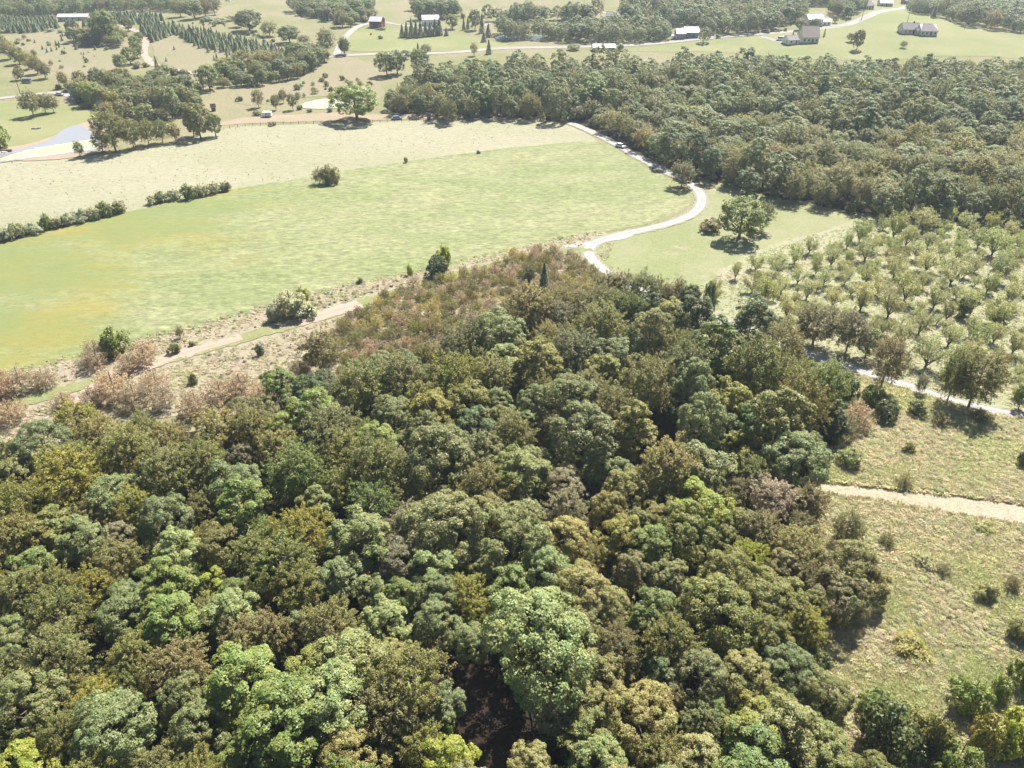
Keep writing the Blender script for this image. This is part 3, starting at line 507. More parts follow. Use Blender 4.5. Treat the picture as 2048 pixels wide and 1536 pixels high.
def darts(poly, n, rmin, rmax, sep, existing, accept):
    """scatter (x, y, w) in a polygon, keeping them apart from the plants that stand there already"""
    poly = np.asarray(poly); x0, y0 = poly.min(0); x1, y1 = poly.max(0); got = []
    E = np.array(existing) if len(existing) else np.zeros((0, 3)); buf = np.zeros((len(E) + n, 3)); buf[:len(E)] = E; m = len(E)
    X = rng.uniform(x0, x1, n); Y = rng.uniform(y0, y1, n); k = inside(poly, X, Y)
    for x, y in zip(X[k], Y[k]):
        w = rng.uniform(rmin, rmax)
        if not accept(x, y): continue
        d = buf[:m]
        if m and (((d[:, 0] - x) ** 2 + (d[:, 1] - y) ** 2) < (sep * .5 * (d[:, 2] + w)) ** 2).any(): continue
        buf[m] = (x, y, w); m += 1; got.append((x, y, w))
    return got
def road_clear(x, y, m=3.2): return ((ROAD_XY[:, 0] - x) ** 2 + (ROAD_XY[:, 1] - y) ** 2).min() > m * m
def acc_near(x, y):
    u, v, _ = proj(x, y, 7)
    for gu, gv, gw, gh in GAPS:
        if ((u - gu) / gw) ** 2 + ((v - gv) / gh) ** 2 < 1: return False
    return road_clear(x, y, 4.5)
MASS = []                                                     # woodland too far off or out of frame to pick apart
for x, y, w in darts(WOOD_XY, 9000, 4.6, 9.6, .67, PLANTS, acc_near):
    u, v, _ = proj(x, y, 7); k, c, _w = choose(zone_pick(u, v)); H = w * rng.uniform(1.05, 1.45)
    if u > 1300 and v < 900: H *= 1.15
    if -110 < u < 2150 and v < 1640: plant(k, x, y, w, H, c, 'in the near wood', 'trees of the near wood')
    else: MASS.append((k, x, y, w, H, c))

# pinkish dry shrubs along the upper edge of the wood and beside the dirt track
DRYZ = [(590, 720), (680, 640), (720, 600), (790, 570), (880, 548), (960, 530), (1040, 500), (1110, 490), (1185, 520), (1210, 560), (1090, 612), (1000, 645), (880, 690), (770, 742), (690, 775), (620, 775)]
DRY_XY = [P(u, v, 2) for u, v in DRYZ]
for x, y, w in darts(DRY_XY, 5200, 2.2, 4.6, .64, PLANTS, lambda x, y: road_clear(x, y, 3) and (track_clear(x, y, 4) or proj(x, y, 0)[0] > 760)):
    c = choose([(0, 'pink', 3), (0, 'rust', .8), (0, 'brown', 2), (0, 'khaki', 2), (0, 'straw', 1.5), (0, 'olive', 1.6)])[1]
    plant('dry', x, y, w, w * rng.uniform(.7, 1.1), c, 'at the upper edge of the wood', 'dry shrubs at the wood edge')
for u, v, w in ((230, 690, 0), (190, 705, 62), (290, 715, 70), (255, 730, 60), (185, 725, 55), (225, 785, 95), (270, 800, 80), (180, 800, 60), (125, 800, 50), (20, 830, 70), (40, 768, 80), (0, 780, 90), (310, 770, 70), (90, 760, 60), (480, 775, 70), (440, 790, 70), (600, 745, 60), (560, 810, 60), (390, 815, 80), (330, 800, 70), (520, 790, 60)):
    if w:
        x, y = P(u, v, 1.5); wm = w / ppm(x, y, 2); plant('dry', x, y, wm, wm * .8, 'pink' if u != 225 else 'pink', 'beside the dirt track', 'dry shrubs at the wood edge')
for u, v, h, w, k, c, lab in (
 (237, 708, 66, 68, 'bush', 'bright', 'bright green leafy bush at the lower edge of the meadow, above the dirt track'),
 (876, 552, 52, 54, 'bush', 'dark', 'dark bushy tree at the meadow edge with a lime green top behind it'),
 (886, 536, 56, 42, 'bush', 'lime', 'lime green bush rising behind the dark bush on the meadow edge'),
 (820, 550, 28, 14, 'bush', 'lime', 'tiny narrow lime green bush on the meadow edge'),
 (585, 632, 62, 92, 'bush', 'silver', 'large silvery bush between the meadow and the dirt track'),
 (550, 640, 40, 38, 'bush', 'silver', 'small silvery bush just left of the large silvery one'),
 (622, 630, 30, 26, 'bush', 'greygreen', 'small grey-green bush just right of the large silvery one'),
 (606, 600, 34, 34, 'bush', 'lime', 'lime green bush behind the large silvery bush'),
 (521, 710, 30, 20, 'bush', 'dark', 'small dark green bush below the grassy stretch of the dirt track'),
 (388, 767, 26, 22, 'bush', 'dark', 'small round dark green bush in the dry grass below the dirt track'),
 (350, 706, 26, 30, 'bush', 'greygreen', 'low grey-green bush touching the upper side of the dirt track'),
 (362, 676, 30, 22, 'dry', 'mauve', 'thin grey-mauve bush on the weedy verge above the track'),
 (384, 692, 14, 15, 'bush', 'greygreen', 'very small bush beside the dirt track, right of the low grey-green one'),
 (720, 566, 14, 18, 'bush', 'greygreen', 'tiny dull bush on the dry verge between silvery bush and dark bush'),
 (545, 780, 50, 56, 'bush', 'green', 'mid green bush at the wood edge below the dirt track'),
 (1088, 588, 60, 32, 'pine', 'spruce', 'dark pointed conifer among the pinkish shrubs near the road'),
 (1060, 570, 45, 30, 'bush', 'dark', 'dark bush among the pinkish shrubs left of the dark conifer'),
 ):
    T(u, v, h, w, k, c, label=lab, group='bushes on the meadow verge')

# ------------------------------------------------------------------ meadow and pasture
for u, v, h, w, k, c, lab in (
 (1478, 478, 84, 92, 'leafy', 'bright', 'lone green tree with its shadow on the lawn beyond the road bend'),
 (1422, 462, 32, 52, 'bush', 'brown', 'low dark brown bush beside the lone green tree on the lawn'),
 (1520, 462, 60, 44, 'feather', 'olive', 'thin olive tree half hidden behind the lone lawn tree'),
 (1363, 374, 50, 50, 'feather', 'greyolive', 'dull olive tree at the inside of the road bend'),
 (716, 241, 70, 98, 'leafy', 'bright', 'large spreading bright green tree on the lane between pasture and algae pond'),
 (897, 247, 48, 35, 'feather', 'olive', 'small olive tree standing alone at the upper pasture edge'),
 (640, 368, 38, 34, 'dry', 'brown', 'wispy brown bush on the fence line between pasture and meadow'),
 (662, 366, 46, 48, 'bush', 'brownolive', 'brown-green bush on the fence line between pasture and meadow'),
 (812, 325, 14, 11, 'bush', 'greyolive', 'tiny bush alone on the pasture edge right of the brown bushes'),
 (957, 307, 9, 9, 'bush', 'olive', 'tiniest bush on the boundary of pasture and meadow'),
 (1060, 238, 50, 44, 'feather', 'yellowolive', 'yellowish tree at the corner of the far wood and pasture'),
 ):
    T(u, v, h, w, k, c, label=lab, group='field trees')
HEDGE = [(305, 408, 22, 30, 'silver'), (325, 404, 26, 32, 'greygreen'), (350, 399, 26, 34, 'silver'), (380, 397, 38, 36, 'green'), (405, 391, 30, 38, 'silver'), (430, 386, 28, 34, 'silver'), (452, 382, 24, 30, 'greygreen'),
         (95, 458, 40, 30, 'green'), (115, 455, 26, 34, 'greygreen'), (140, 449, 28, 36, 'silver'), (165, 443, 32, 38, 'silver'), (190, 437, 30, 36, 'silver'), (212, 432, 38, 40, 'greygreen'), (238, 425, 30, 36, 'olive'),
         (8, 480, 34, 44, 'silver'), (38, 473, 34, 44, 'greygreen'), (66, 467, 26, 40, 'silver'), (-25, 488, 40, 50, 'greygreen')]
for u, v, h, w, c in HEDGE: T(u, v, h, w, 'bush', c, 'in the hedge between pasture and meadow', 'hedge bushes')

# ------------------------------------------------------------------ trees of the farm at the left
g1 = 'trees round the farm pond'
for u, v, h, w, k, c in ((232, 303, 82, 72, f, 'olive'), (207, 306, 42, 34, f, 'khaki'), (162, 315, 34, 20, f, 'greyolive'), (268, 297, 58, 38, f, 'olive'), (298, 290, 52, 40, f, 'olive'), (326, 286, 48, 38, f, 'green'), (352, 284, 40, 26, f, 'khaki'),
  (402, 277, 70, 54, l, 'olive'), (388, 272, 54, 34, o, 'greyolive'), (432, 273, 46, 34, l, 'green'), (68, 233, 52, 38, f, 'greyolive'), (92, 227, 40, 32, f, 'olive'), (108, 225, 36, 26, f, 'brownolive'), (2, 297, 56, 64, 'bush', 'bright')):
    T(u, v, h, w, k, c, 'near the farm pond', g1)
g2 = 'trees round the farmyard'
for u, v, h, w, k, c in ((130, 176, 34, 22, f, 'brown'), (140, 180, 20, 22, 'bush', 'bright'), (118, 178, 12, 16, 'bush', 'green'), (165, 178, 36, 30, o, 'greyolive'), (202, 184, 48, 40, o, 'greygreen'), (186, 212, 46, 46, l, 'bright'), (232, 186, 44, 38, f, 'olive'), (228, 222, 40, 40, l, 'yellowolive'),
  (262, 230, 46, 38, o, 'greyolive'), (276, 200, 30, 26, l, 'dark'), (283, 178, 28, 26, o, 'greygreen'), (300, 195, 32, 30, l, 'green'), (318, 232, 60, 44, f, 'khaki'), (345, 236, 62, 44, o, 'greygreen'), (374, 222, 50, 38, o, 'greyolive'), (332, 185, 34, 36, o, 'greygreen'),
  (310, 170, 30, 26, l, 'green'), (352, 178, 26, 30, o, 'greyolive'), (420, 180, 50, 46, l, 'green'), (398, 178, 14, 22, 'bush', 'dark'), (300, 235, 46, 34, o, 'brown'), (250, 212, 26, 30, l, 'green'), (330, 208, 36, 34, f, 'brownolive'), (360, 200, 34, 34, o, 'greygreen'), (175, 216, 14, 30, 'bush', 'greygreen'), (215, 222, 16, 22, 'bush', 'olive')):
    T(u, v, h, w, k, c, 'in the farmyard clump', g2)
g3 = 'hedgerow trees at the far left'
for u, v, h, w, k, c in ((4, 104, 36, 34, f, 'olive'), (22, 118, 34, 30, f, 'khaki'), (40, 128, 34, 30, l, 'olive'), (58, 138, 34, 30, f, 'yellowolive'), (76, 148, 34, 30, f, 'brownolive'), (92, 157, 32, 28, f, 'greyolive'), (42, 160, 24, 24, l, 'yellowolive'), (36, 138, 10, 16, 'bush', 'rust'),
  (243, 139, 30, 28, o, 'bright'), (262, 128, 34, 32, o, 'green'), (276, 115, 30, 26, o, 'green'), (272, 98, 26, 24, l, 'green'), (280, 84, 20, 20, l, 'green'), (275, 136, 16, 24, 'bush', 'mauve'), (292, 134, 12, 16, 'bush', 'greygreen'),
  (148, 68, 28, 28, o, 'dark'), (180, 80, 26, 30, o, 'greyolive'), (195, 84, 32, 30, o, 'mauve'), (216, 86, 62, 52, l, 'green'), (236, 84, 22, 28, 'bush', 'silver'), (100, 64, 9, 20, 'bush', 'silver'), (122, 66, 9, 18, 'bush', 'silver'), (10, 66, 10, 24, 'bush', 'silver'), (252, 72, 10, 18, 'bush', 'mauve'), (258, 62, 26, 20, l, 'olive')):
    T(u, v, h, w, k, c, 'on the far left hillside', g3)
g4 = 'trees below the conifer plantation'
for u, v, h, w, k, c in ((455, 152, 36, 46, l, 'yellowolive'), (488, 146, 46, 50, f, 'khaki'), (530, 140, 40, 44, f, 'khaki'), (556, 136, 34, 34, f, 'brownolive'), (560, 152, 32, 30, o, 'dark'), (605, 130, 44, 62, o, 'greygreen'), (585, 124, 30, 30, o, 'green'), (632, 118, 30, 32, f, 'brownolive'), (655, 108, 50, 34, f, 'greyolive'), (646, 112, 30, 26, o, 'green'),
  (500, 62, 40, 56, o, 'dark'), (478, 54, 24, 26, f, 'olive'), (540, 72, 28, 34, f, 'khaki'), (580, 86, 34, 46, o, 'green'), (608, 90, 20, 26, f, 'khaki'), (690, 108, 30, 22, l, 'green'),
  (330, 146, 20, 30, 'bush', 'green'), (350, 150, 18, 30, 'bush', 'green'), (368, 155, 20, 28, 'bush', 'dark'), (315, 138, 24, 12, 'pine', 'dark'), (320, 150, 18, 24, 'bush', 'green'),
  (455, 170, 12, 22, 'bush', 'silver'), (475, 167, 14, 24, 'bush', 'greygreen'), (497, 164, 15, 26, 'bush', 'greygreen'), (520, 162, 16, 26, 'bush', 'silver'), (542, 160, 16, 26, 'bush', 'greygreen'), (412, 34, 34, 30, f, 'mauve'), (430, 30, 36, 26, f, 'mauve'), (390, 38, 36, 40, o, 'greygreen'), (362, 34, 34, 36, f, 'olive'), (415, 42, 12, 30, 'bush', 'silver'), (440, 46, 14, 34, 'bush', 'silver'), (460, 42, 14, 26, 'bush', 'silver')):
    T(u, v, h, w, k, c, 'below the conifer plantation', g4)
g5 = 'trees round the red barn'
for u, v, h, w, k, c in ((612, 20, 26, 34, o, 'green'), (640, 26, 26, 34, o, 'bluegreen'), (665, 34, 28, 36, o, 'green'), (690, 40, 30, 34, o, 'bluegreen'), (715, 34, 34, 34, o, 'greygreen'), (738, 30, 30, 30, o, 'bluegreen'), (655, 42, 28, 26, o, 'mauve'), (685, 54, 34, 34, f, 'khaki'), (630, 34, 14, 24, 'bush', 'greygreen'), (710, 48, 22, 24, o, 'bluegreen'), (728, 44, 16, 22, 'bush', 'greygreen'), (748, 34, 6, 14, 'bush', 'mauve'), (742, 70, 5, 6, 'bush', 'green'), (761, 78, 9, 12, 'bush', 'brown'), (762, 60, 6, 24, 'bush', 'olive'),
  (838, 40, 38, 30, o, 'greygreen'), (858, 38, 38, 36, o, 'bluegreen'), (882, 36, 36, 36, o, 'greygreen'), (905, 34, 34, 34, o, 'bluegreen'), (842, 40, 14, 18, 'bush', 'rust'), (858, 40, 14, 18, 'bush', 'pink'), (874, 40, 14, 18, 'bush', 'rust'), (888, 40, 13, 16, 'bush', 'mauve'), (905, 58, 28, 26, l, 'green'), (950, 60, 40, 26, o, 'greygreen'), (926, 36, 12, 14, 'bush', 'brown')):
    T(u, v, h, w, k, c, 'near the red barn', g5)
for u, v, h, w in ((805, 75, 24, 16), (814, 75, 28, 16), (824, 76, 36, 16), (833, 75, 30, 16), (842, 75, 30, 16), (852, 74, 28, 16), (861, 73, 26, 16), (871, 72, 30, 18), (880, 71, 32, 20), (893, 72, 16, 12), (928, 60, 24, 10), (936, 58, 22, 10), (964, 66, 34, 16), (977, 74, 24, 18), (968, 84, 18, 16)):
    T(u, v, h, w, 'pine', 'spruce', 'in the dark row right of the red barn', 'dark conifers by the barn')
g6 = 'trees along the country road'
for u, v, h, w, k, c in ((775, 152, 48, 44, l, 'palegreen'), (795, 148, 46, 40, o, 'bluegreen'), (812, 118, 18, 20, o, 'greygreen'), (837, 112, 24, 14, 'pine', 'dark'), (852, 110, 22, 24, f, 'greyolive'), (840, 150, 52, 40, l, 'green'), (948, 112, 26, 16, f, 'straw'), (978, 108, 26, 16, 'pine', 'dark'), (1240, 102, 14, 16, l, 'green'), (1048, 66, 20, 20, f, 'khaki'), (1148, 100, 12, 30, l, 'green'), (690, 110, 34, 24, f, 'green')):
    T(u, v, h, w, k, c, 'along the country road', g6)
g7 = 'trees on the house lawns'
for u, v, h, w, k, c in ((1713, 100, 40, 26, o, 'brown'), (1702, 84, 18, 18, o, 'brown'), (1722, 84, 22, 14, o, 'brownolive'), (1599, 60, 22, 22, o, 'bluegreen'), (1630, 57, 20, 22, o, 'greygreen'), (1586, 71, 10, 5, 'pine', 'dark'), (1670, 46, 14, 11, o, 'green'), (1692, 42, 9, 5, 'pine', 'dark'), (1648, 73, 16, 6, 'pine', 'greygreen'), (1436, 76, 9, 12, 'bush', 'olive'), (1535, 66, 9, 14, 'bush', 'straw'), (1570, 62, 9, 10, 'bush', 'straw'), (1815, 22, 12, 12, o, 'bluegreen'), (1827, 26, 18, 13, 'pine', 'dark'), (1850, 32, 22, 18, o, 'bluegreen'), (1866, 38, 22, 16, 'pine', 'dark'), (1806, 96, 14, 14, f, 'greyolive')):
    T(u, v, h, w, k, c, 'on the lawns by the far houses', g7)
g8 = 'small trees by the algae pond'
for u, v, h, w, k, c in ((518, 215, 38, 24, f, 'khaki'), (552, 220, 30, 18, f, 'greyolive'), (567, 206, 28, 16, f, 'greyolive'), (586, 220, 34, 20, f, 'olive'), (600, 219, 12, 18, 'bush', 'olive'), (515, 230, 12, 26, 'bush', 'greygreen'), (660, 224, 12, 14, 'bush', 'green'), (545, 251, 10, 22, 'bush', 'brown'), (620, 224, 8, 14, 'bush', 'olive')):
    T(u, v, h, w, k, c, 'by the algae pond', g8)

for poly, n_, where_, grp in (([(150, 195), (195, 165), (300, 168), (395, 185), (400, 222), (350, 240), (250, 240), (190, 225)], 400, 'in the farmyard clump', g2), ([(430, 172), (470, 148), (560, 132), (640, 112), (652, 122), (600, 152), (520, 168)], 400, 'below the conifer plantation', g4), ([(140, 80), (200, 66), (250, 78), (240, 92), (180, 90)], 300, 'on the far left hillside', g3), ([(600, 30), (640, 40), (700, 52), (745, 36), (740, 14), (600, 10)], 300, 'near the red barn', g5)):
    for x, y, w in darts([P(u, v, 1) for u, v in poly], n_, 5.5, 9.5, .62, PLANTS, lambda x, y: True):
        k_, c_, _w = choose([('round', 'greygreen', 3), ('round', 'greyolive', 2), ('round', 'green', 2), (f, 'khaki', 1), (f, 'olive', 1), ('bush', 'dark', 1)]); plant(k_, x, y, w, w * rng.uniform(.8, 1.25), c_, where_, grp)
for poly, n_, where_, grp in (([(380, 44), (470, 62), (560, 96), (625, 92), (560, 70), (480, 42)], 260, 'above the plantation', g4), ([(20, 70), (140, 70), (260, 92), (250, 130), (120, 150), (60, 120)], 60, 'scattered on the hillside', g3), ([(440, 205), (560, 180), (640, 150), (740, 150), (750, 190), (600, 196)], 70, 'scattered in the tan field', g8)):
    for x, y, w in darts([P(u, v, 1) for u, v in poly], n_, 1.6, 4.6, 1.0, PLANTS, lambda x, y: True):
        k_, c_, _w = choose([('bush', 'greygreen', 2), ('bush', 'silver', 1), ('bush', 'olive', 2), ('dry', 'khaki', 1.5), ('dry', 'brown', 1)]); plant(k_, x, y, w, w * rng.uniform(.6, 1.1), c_, where_, grp)
# weeds and saplings dotted over the left hillside
for u, v, h in ((36, 88, 9), (70, 86, 7), (86, 99, 8), (95, 105, 9), (104, 103, 8), (114, 100, 7), (113, 90, 9), (119, 91, 9), (125, 82, 10), (126, 73, 8), (119, 95, 7), (129, 98, 5), (153, 99, 11), (163, 109, 5), (168, 109, 5), (177, 106, 5), (168, 117, 7), (173, 126, 8), (179, 90, 8), (191, 100, 9), (171, 79, 7), (189, 114, 4), (162, 152, 6), (155, 155, 5), (349, 100, 8), (333, 123, 8)):
    T(u, v, h, h * .8, 'pine', 'pine', 'on the hillside field', 'saplings on the hillside field')
for u, v, h in ((390, 92, 13), (399, 97, 14), (417, 105, 14), (432, 104, 13), (442, 105, 13), (449, 104, 13), (455, 108, 15), (429, 121, 10), (434, 117, 11), (455, 115, 12), (460, 110, 9)):
    T(u, v, h, h * .65, 'pine', 'pine', 'straggling below the plantation', 'plantation conifers')
PLANTX = [((280, 62), (300, 46), (330, 48), (380, 62), (420, 66), (470, 75), (520, 88), (560, 100), (580, 112), (545, 124), (500, 112), (465, 100), (420, 92), (390, 85), (372, 78), (350, 64), (325, 72), (305, 80)), ((0, 38), (60, 42), (110, 38), (128, 44), (115, 52), (90, 58), (55, 62), (20, 62), (-60, 58), (-60, 40)), ((165, 50), (210, 50), (215, 62), (175, 62)), ((190, 30), (280, 32), (330, 36), (300, 44), (240, 46), (190, 42))]
cnt = 0; PINES = []
for poly in PLANTX:
    xy = [P(u, v, 1.5) for u, v in poly]; PINES += darts(xy, 7000, 3.2, 4.8, .72, [], lambda x, y: not (110 < proj(x, y, 3)[0] < 190 and 20 < proj(x, y, 3)[1] < 56))
PINES.sort(key=lambda p: math.hypot(p[0], p[1]))
for i, (x, y, w) in enumerate(PINES):
    if i < 250: plant('pine', x, y, w, w * rng.uniform(1.05, 1.5), 'pine', 'in the plantation', 'plantation conifers', parts=False)
    else: MASS.append(('pine', x, y, w, w * rng.uniform(1.05, 1.5), 'pine'))

# ------------------------------------------------------------------ orchard
for u, v, w in ((1510, 541, 34), (1552, 548, 34), (1588, 528, 34), (1618, 507, 34), (1662, 515, 32), (1693, 497, 16), (1718, 484, 40), (1742, 503, 30), (1680, 552, 36), (1632, 533, 16), (1647, 570, 40), (1594, 568, 28), (1731, 566, 46), (1561, 588, 34), (1612, 599, 34), (1515, 571, 26), (1665, 613, 36), (1525, 615, 44), (1572, 635, 44), (1630, 626, 34), (1720, 621, 46), (1753, 591, 36), (1775, 635, 46), (1808, 602, 42), (1866, 617, 48),
                (1928, 631, 42), (1972, 587, 34), (1994, 562, 40), (2016, 610, 40), (1987, 650, 48), (1837, 668, 44), (1895, 693, 56), (1954, 697, 46), (2024, 708, 56), (1786, 475, 38), (1811, 493, 38), (1844, 464, 40), (1954, 496, 40), (1983, 511, 38), (1430, 582, 22), (1470, 558, 16), (1430, 600, 26), (1786, 557, 44), (1850, 545, 46), (1900, 570, 44), (1690, 660, 46), (1740, 680, 40), (1800, 690, 44), (1850, 735, 72)):
    q_ = rng.uniform(.85, 1.4); T(u, v, w * q_ * (1.05 if w > 20 else 1.6), w * 1.2 * q_, 'orchard', 'orchard' if rng.random() < .55 else 'orchpale', 'in the orchard', 'orchard trees')
for u, v, h, w, k, c, lab in ((1720, 633, 40, 0, 'bush', 'dark', ''), (1990, 652, 42, 44, 'bush', 'green', 'dense green bush among the orchard trees near the right edge'), (1925, 632, 48, 40, 'bush', 'olive', 'dense olive bush among the orchard trees left of the dense green one'),
    (1760, 782, 116, 78, f, 'rust', 'brown leafed roadside tree with a bare trunk below the orchard'), (1892, 808, 118, 66, f, 'olive', 'slender olive tree on the road with two bare trunks'), (1936, 816, 120, 104, f, 'brownolive', 'large spreading brown-olive tree leaning over the road at right'), (1838, 788, 40, 24, f, 'grey', 'small nearly bare tree beside the road'), (2036, 818, 52, 34, l, 'green', 'small green tree by the road at the right edge'),
    (1690, 708, 90, 70, f, 'mauve', 'tall grey-mauve tree at the lower orchard edge'), (1625, 690, 80, 90, f, 'brown', 'brownish tree between the road and the orchard'), (1730, 715, 60, 44, l, 'greygreen', 'grey-green tree at the lower orchard edge'), (1350, 630, 74, 36, f, 'rust', 'tall rusty tree standing over the road left of the orchard'), (1375, 632, 66, 34, l, 'dark', 'dark vine-covered tree beside the road left of the orchard'), (1408, 660, 100, 26, l, 'dark', 'dark leaning column of vines left of the orchard')):
    if w: T(u, v, h, w, k, c, label=lab, group='roadside trees' if v > 600 else None)
ORCH_XY = [P(u, v, 1) for u, v in [(1720, 470), (1760, 438), (1850, 434), (1960, 442), (2150, 470), (2150, 640), (1990, 600), (1900, 540), (1800, 520)]]
for x, y, w in darts(ORCH_XY, 2200, 3.0, 6.6, .84, PLANTS, lambda x, y: True):
    plant('orchard', x, y, w, w * rng.uniform(.85, 1.05), 'orchard' if rng.random() < .7 else 'orchpale', 'in the orchard', 'orchard trees')
ORCH2 = [P(u, v, 1) for u, v in [(1480, 600), (1560, 520), (1720, 480), (1900, 540), (2100, 640), (2160, 850), (2040, 805), (1900, 770), (1700, 705), (1540, 650)]]
for x, y, w in darts(ORCH2, 2600, 2.4, 7.0, .88, PLANTS, lambda x, y: road_clear(x, y, 5)):
    plant('orchard', x, y, w, w * rng.uniform(.85, 1.1), choose([(0, 'orchard', 2), (0, 'orchpale', 2.4), (0, 'khaki', .6)])[1], 'in the orchard', 'orchard trees')

# ------------------------------------------------------------------ brush field bushes
for u, v, h, w, k, c in ((1815, 905, 26, 28, 'bush', 'olive'), (1806, 972, 28, 40, 'dry', 'brown'), (1772, 1092, 30, 36, 'dry', 'brownolive'), (1968, 1195, 36, 54, 'bush', 'khaki'), (2028, 1275, 46, 60, 'bush', 'brownolive'), (1850, 1130, 22, 64, 'bush', 'khaki'), (1820, 1300, 26, 90, 'bush', 'yellowolive'), (1960, 1060, 18, 60, 'bush', 'yellowolive'), (2020, 1180, 34, 36, 'dry', 'brown'), (1885, 1150, 26, 34, 'dry', 'mauve'),
   (1928, 1420, 76, 96, 'bush', 'bright'), (1994, 1395, 54, 58, 'bush', 'bright'), (2038, 1370, 80, 60, 'bush', 'bright'), (2026, 1500, 100, 120, 'bush', 'lime'), (1958, 1500, 90, 80, 'bush', 'yellowolive'), (1770, 1500, 110, 140, 'bush', 'dark'), (1850, 1500, 90, 100, 'bush', 'olive'), (1745, 1430, 60, 70, 'bush', 'green'), (1900, 1560, 90, 110, 'bush', 'green'), (1690, 880, 60, 50, 'dry', 'grey'), (1710, 855, 56, 74, 'dry', 'pink'), (1770, 840, 54, 60, 'bush', 'dark'), (1830, 830, 40, 44, 'bush', 'greygreen'), (1880, 850, 30, 50, 'dry', 'brown'), (1740, 815, 60, 56, 'bush', 'green'), (2044, 930, 40, 40, 'bush', 'dark'), (1690, 800, 66, 60, 'bush', 'dark'), (1960, 840, 24, 50, 'dry', 'brown'), (1700, 930, 40, 60, 'bush', 'palegreen')):
    T(u, v, h, w, k, c, 'in the brush field', 'bushes in the brush field')

AVOID = [(112, 190, 22, 54), (736, 776, 34, 66), (1340, 1400, 56, 92), (1560, 1640, 60, 100), (1606, 1656, 32, 62), (1794, 1874, 42, 84), (1668, 1700, 10, 34), (1718, 1750, 8, 32), (1752, 1786, 0, 24), (1800, 1832, 0, 20), (1180, 1234, 90, 112), (1208, 1242, 26, 52)]
def sight(x, y, h=5.0):
    u, v, _ = proj(x, y, h); return not any(a - 6 < u < b + 6 and c < v < d for a, b, c, d in AVOID)
# ------------------------------------------------------------------ the far wood
SEAM = np.array([(700, 170), (1100, 200), (1450, 222), (1560, 222), (1645, 255), (1715, 268), (1805, 245), (2048, 250), (2400, 255)])
fars = darts(FAR_XY, 26000, 6.6, 12.0, .70, PLANTS, lambda x, y: road_clear(x, y, 5) and sight(x, y, 9))
fars.sort(key=lambda p: math.hypot(p[0], p[1]))
nfar = 0
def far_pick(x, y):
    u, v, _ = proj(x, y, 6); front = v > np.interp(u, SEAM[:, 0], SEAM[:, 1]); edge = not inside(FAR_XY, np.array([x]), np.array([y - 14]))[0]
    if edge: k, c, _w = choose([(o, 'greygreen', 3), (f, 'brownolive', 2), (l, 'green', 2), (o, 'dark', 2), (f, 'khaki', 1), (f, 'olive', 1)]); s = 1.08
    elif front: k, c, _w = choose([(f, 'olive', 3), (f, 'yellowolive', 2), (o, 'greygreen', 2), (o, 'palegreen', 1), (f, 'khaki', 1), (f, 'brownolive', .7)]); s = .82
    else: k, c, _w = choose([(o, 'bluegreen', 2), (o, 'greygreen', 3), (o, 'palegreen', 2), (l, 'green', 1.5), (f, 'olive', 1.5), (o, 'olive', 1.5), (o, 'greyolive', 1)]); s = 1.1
    return k, c, s, u, v
for x, y, w in fars:
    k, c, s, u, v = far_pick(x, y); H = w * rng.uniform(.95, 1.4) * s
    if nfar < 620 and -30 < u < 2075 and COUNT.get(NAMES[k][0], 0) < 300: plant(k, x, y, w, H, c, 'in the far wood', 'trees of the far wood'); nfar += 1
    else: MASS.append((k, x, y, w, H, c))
# woods along the top of the view and beyond it
for poly, sep in (([(985, 62), (1020, 52), (1100, 42), (1180, 36), (1300, 28), (1420, 58), (1380, 70), (1280, 84), (1200, 84), (1120, 84), (1060, 72)], .74),
             ([(1020, 20), (1140, 10), (1240, 10), (1300, 22), (1250, 26), (1160, 21), (1060, 30), (985, 42), (960, 40)], .62),
             ([(1250, 12), (1310, 20), (1350, 60), (1420, 68), (1540, 62), (1600, 48), (1650, 28), (1700, 8), (1760, -8), (1700, -30), (1500, -40), (1250, -25)], .74),
             ([(1830, 4), (1880, 36), (1940, 54), (2048, 66), (2330, 76), (2330, -20), (2000, -40), (1830, -20)], .74),
             ([(-160, 34), (0, 32), (60, 36), (110, 34), (200, 26), (300, 22), (400, 24), (420, 0), (380, -25), (0, -30), (-160, -20)], .8),
             ([(585, 20), (620, 30), (700, 30), (745, 18), (740, -10), (620, -20), (590, 0)], .74),
             ([(830, 20), (860, 34), (910, 30), (920, 8), (880, -16), (835, -10)], .74)):
    vm = sum(v for _u, v in poly) / len(poly); xy = [P(u, max(v, -12), 9 if v < vm else .5) for u, v in poly]
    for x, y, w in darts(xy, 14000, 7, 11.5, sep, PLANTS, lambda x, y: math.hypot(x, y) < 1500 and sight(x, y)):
        k, c, _w = choose([(o, 'bluegreen', 3), (o, 'greygreen', 3), (o, 'dark', 1), (l, 'green', 2), (f, 'olive', 2), (f, 'brown', .7)]); MASS.append((k, x, y, w, w * rng.uniform(1.05, 1.35), c))

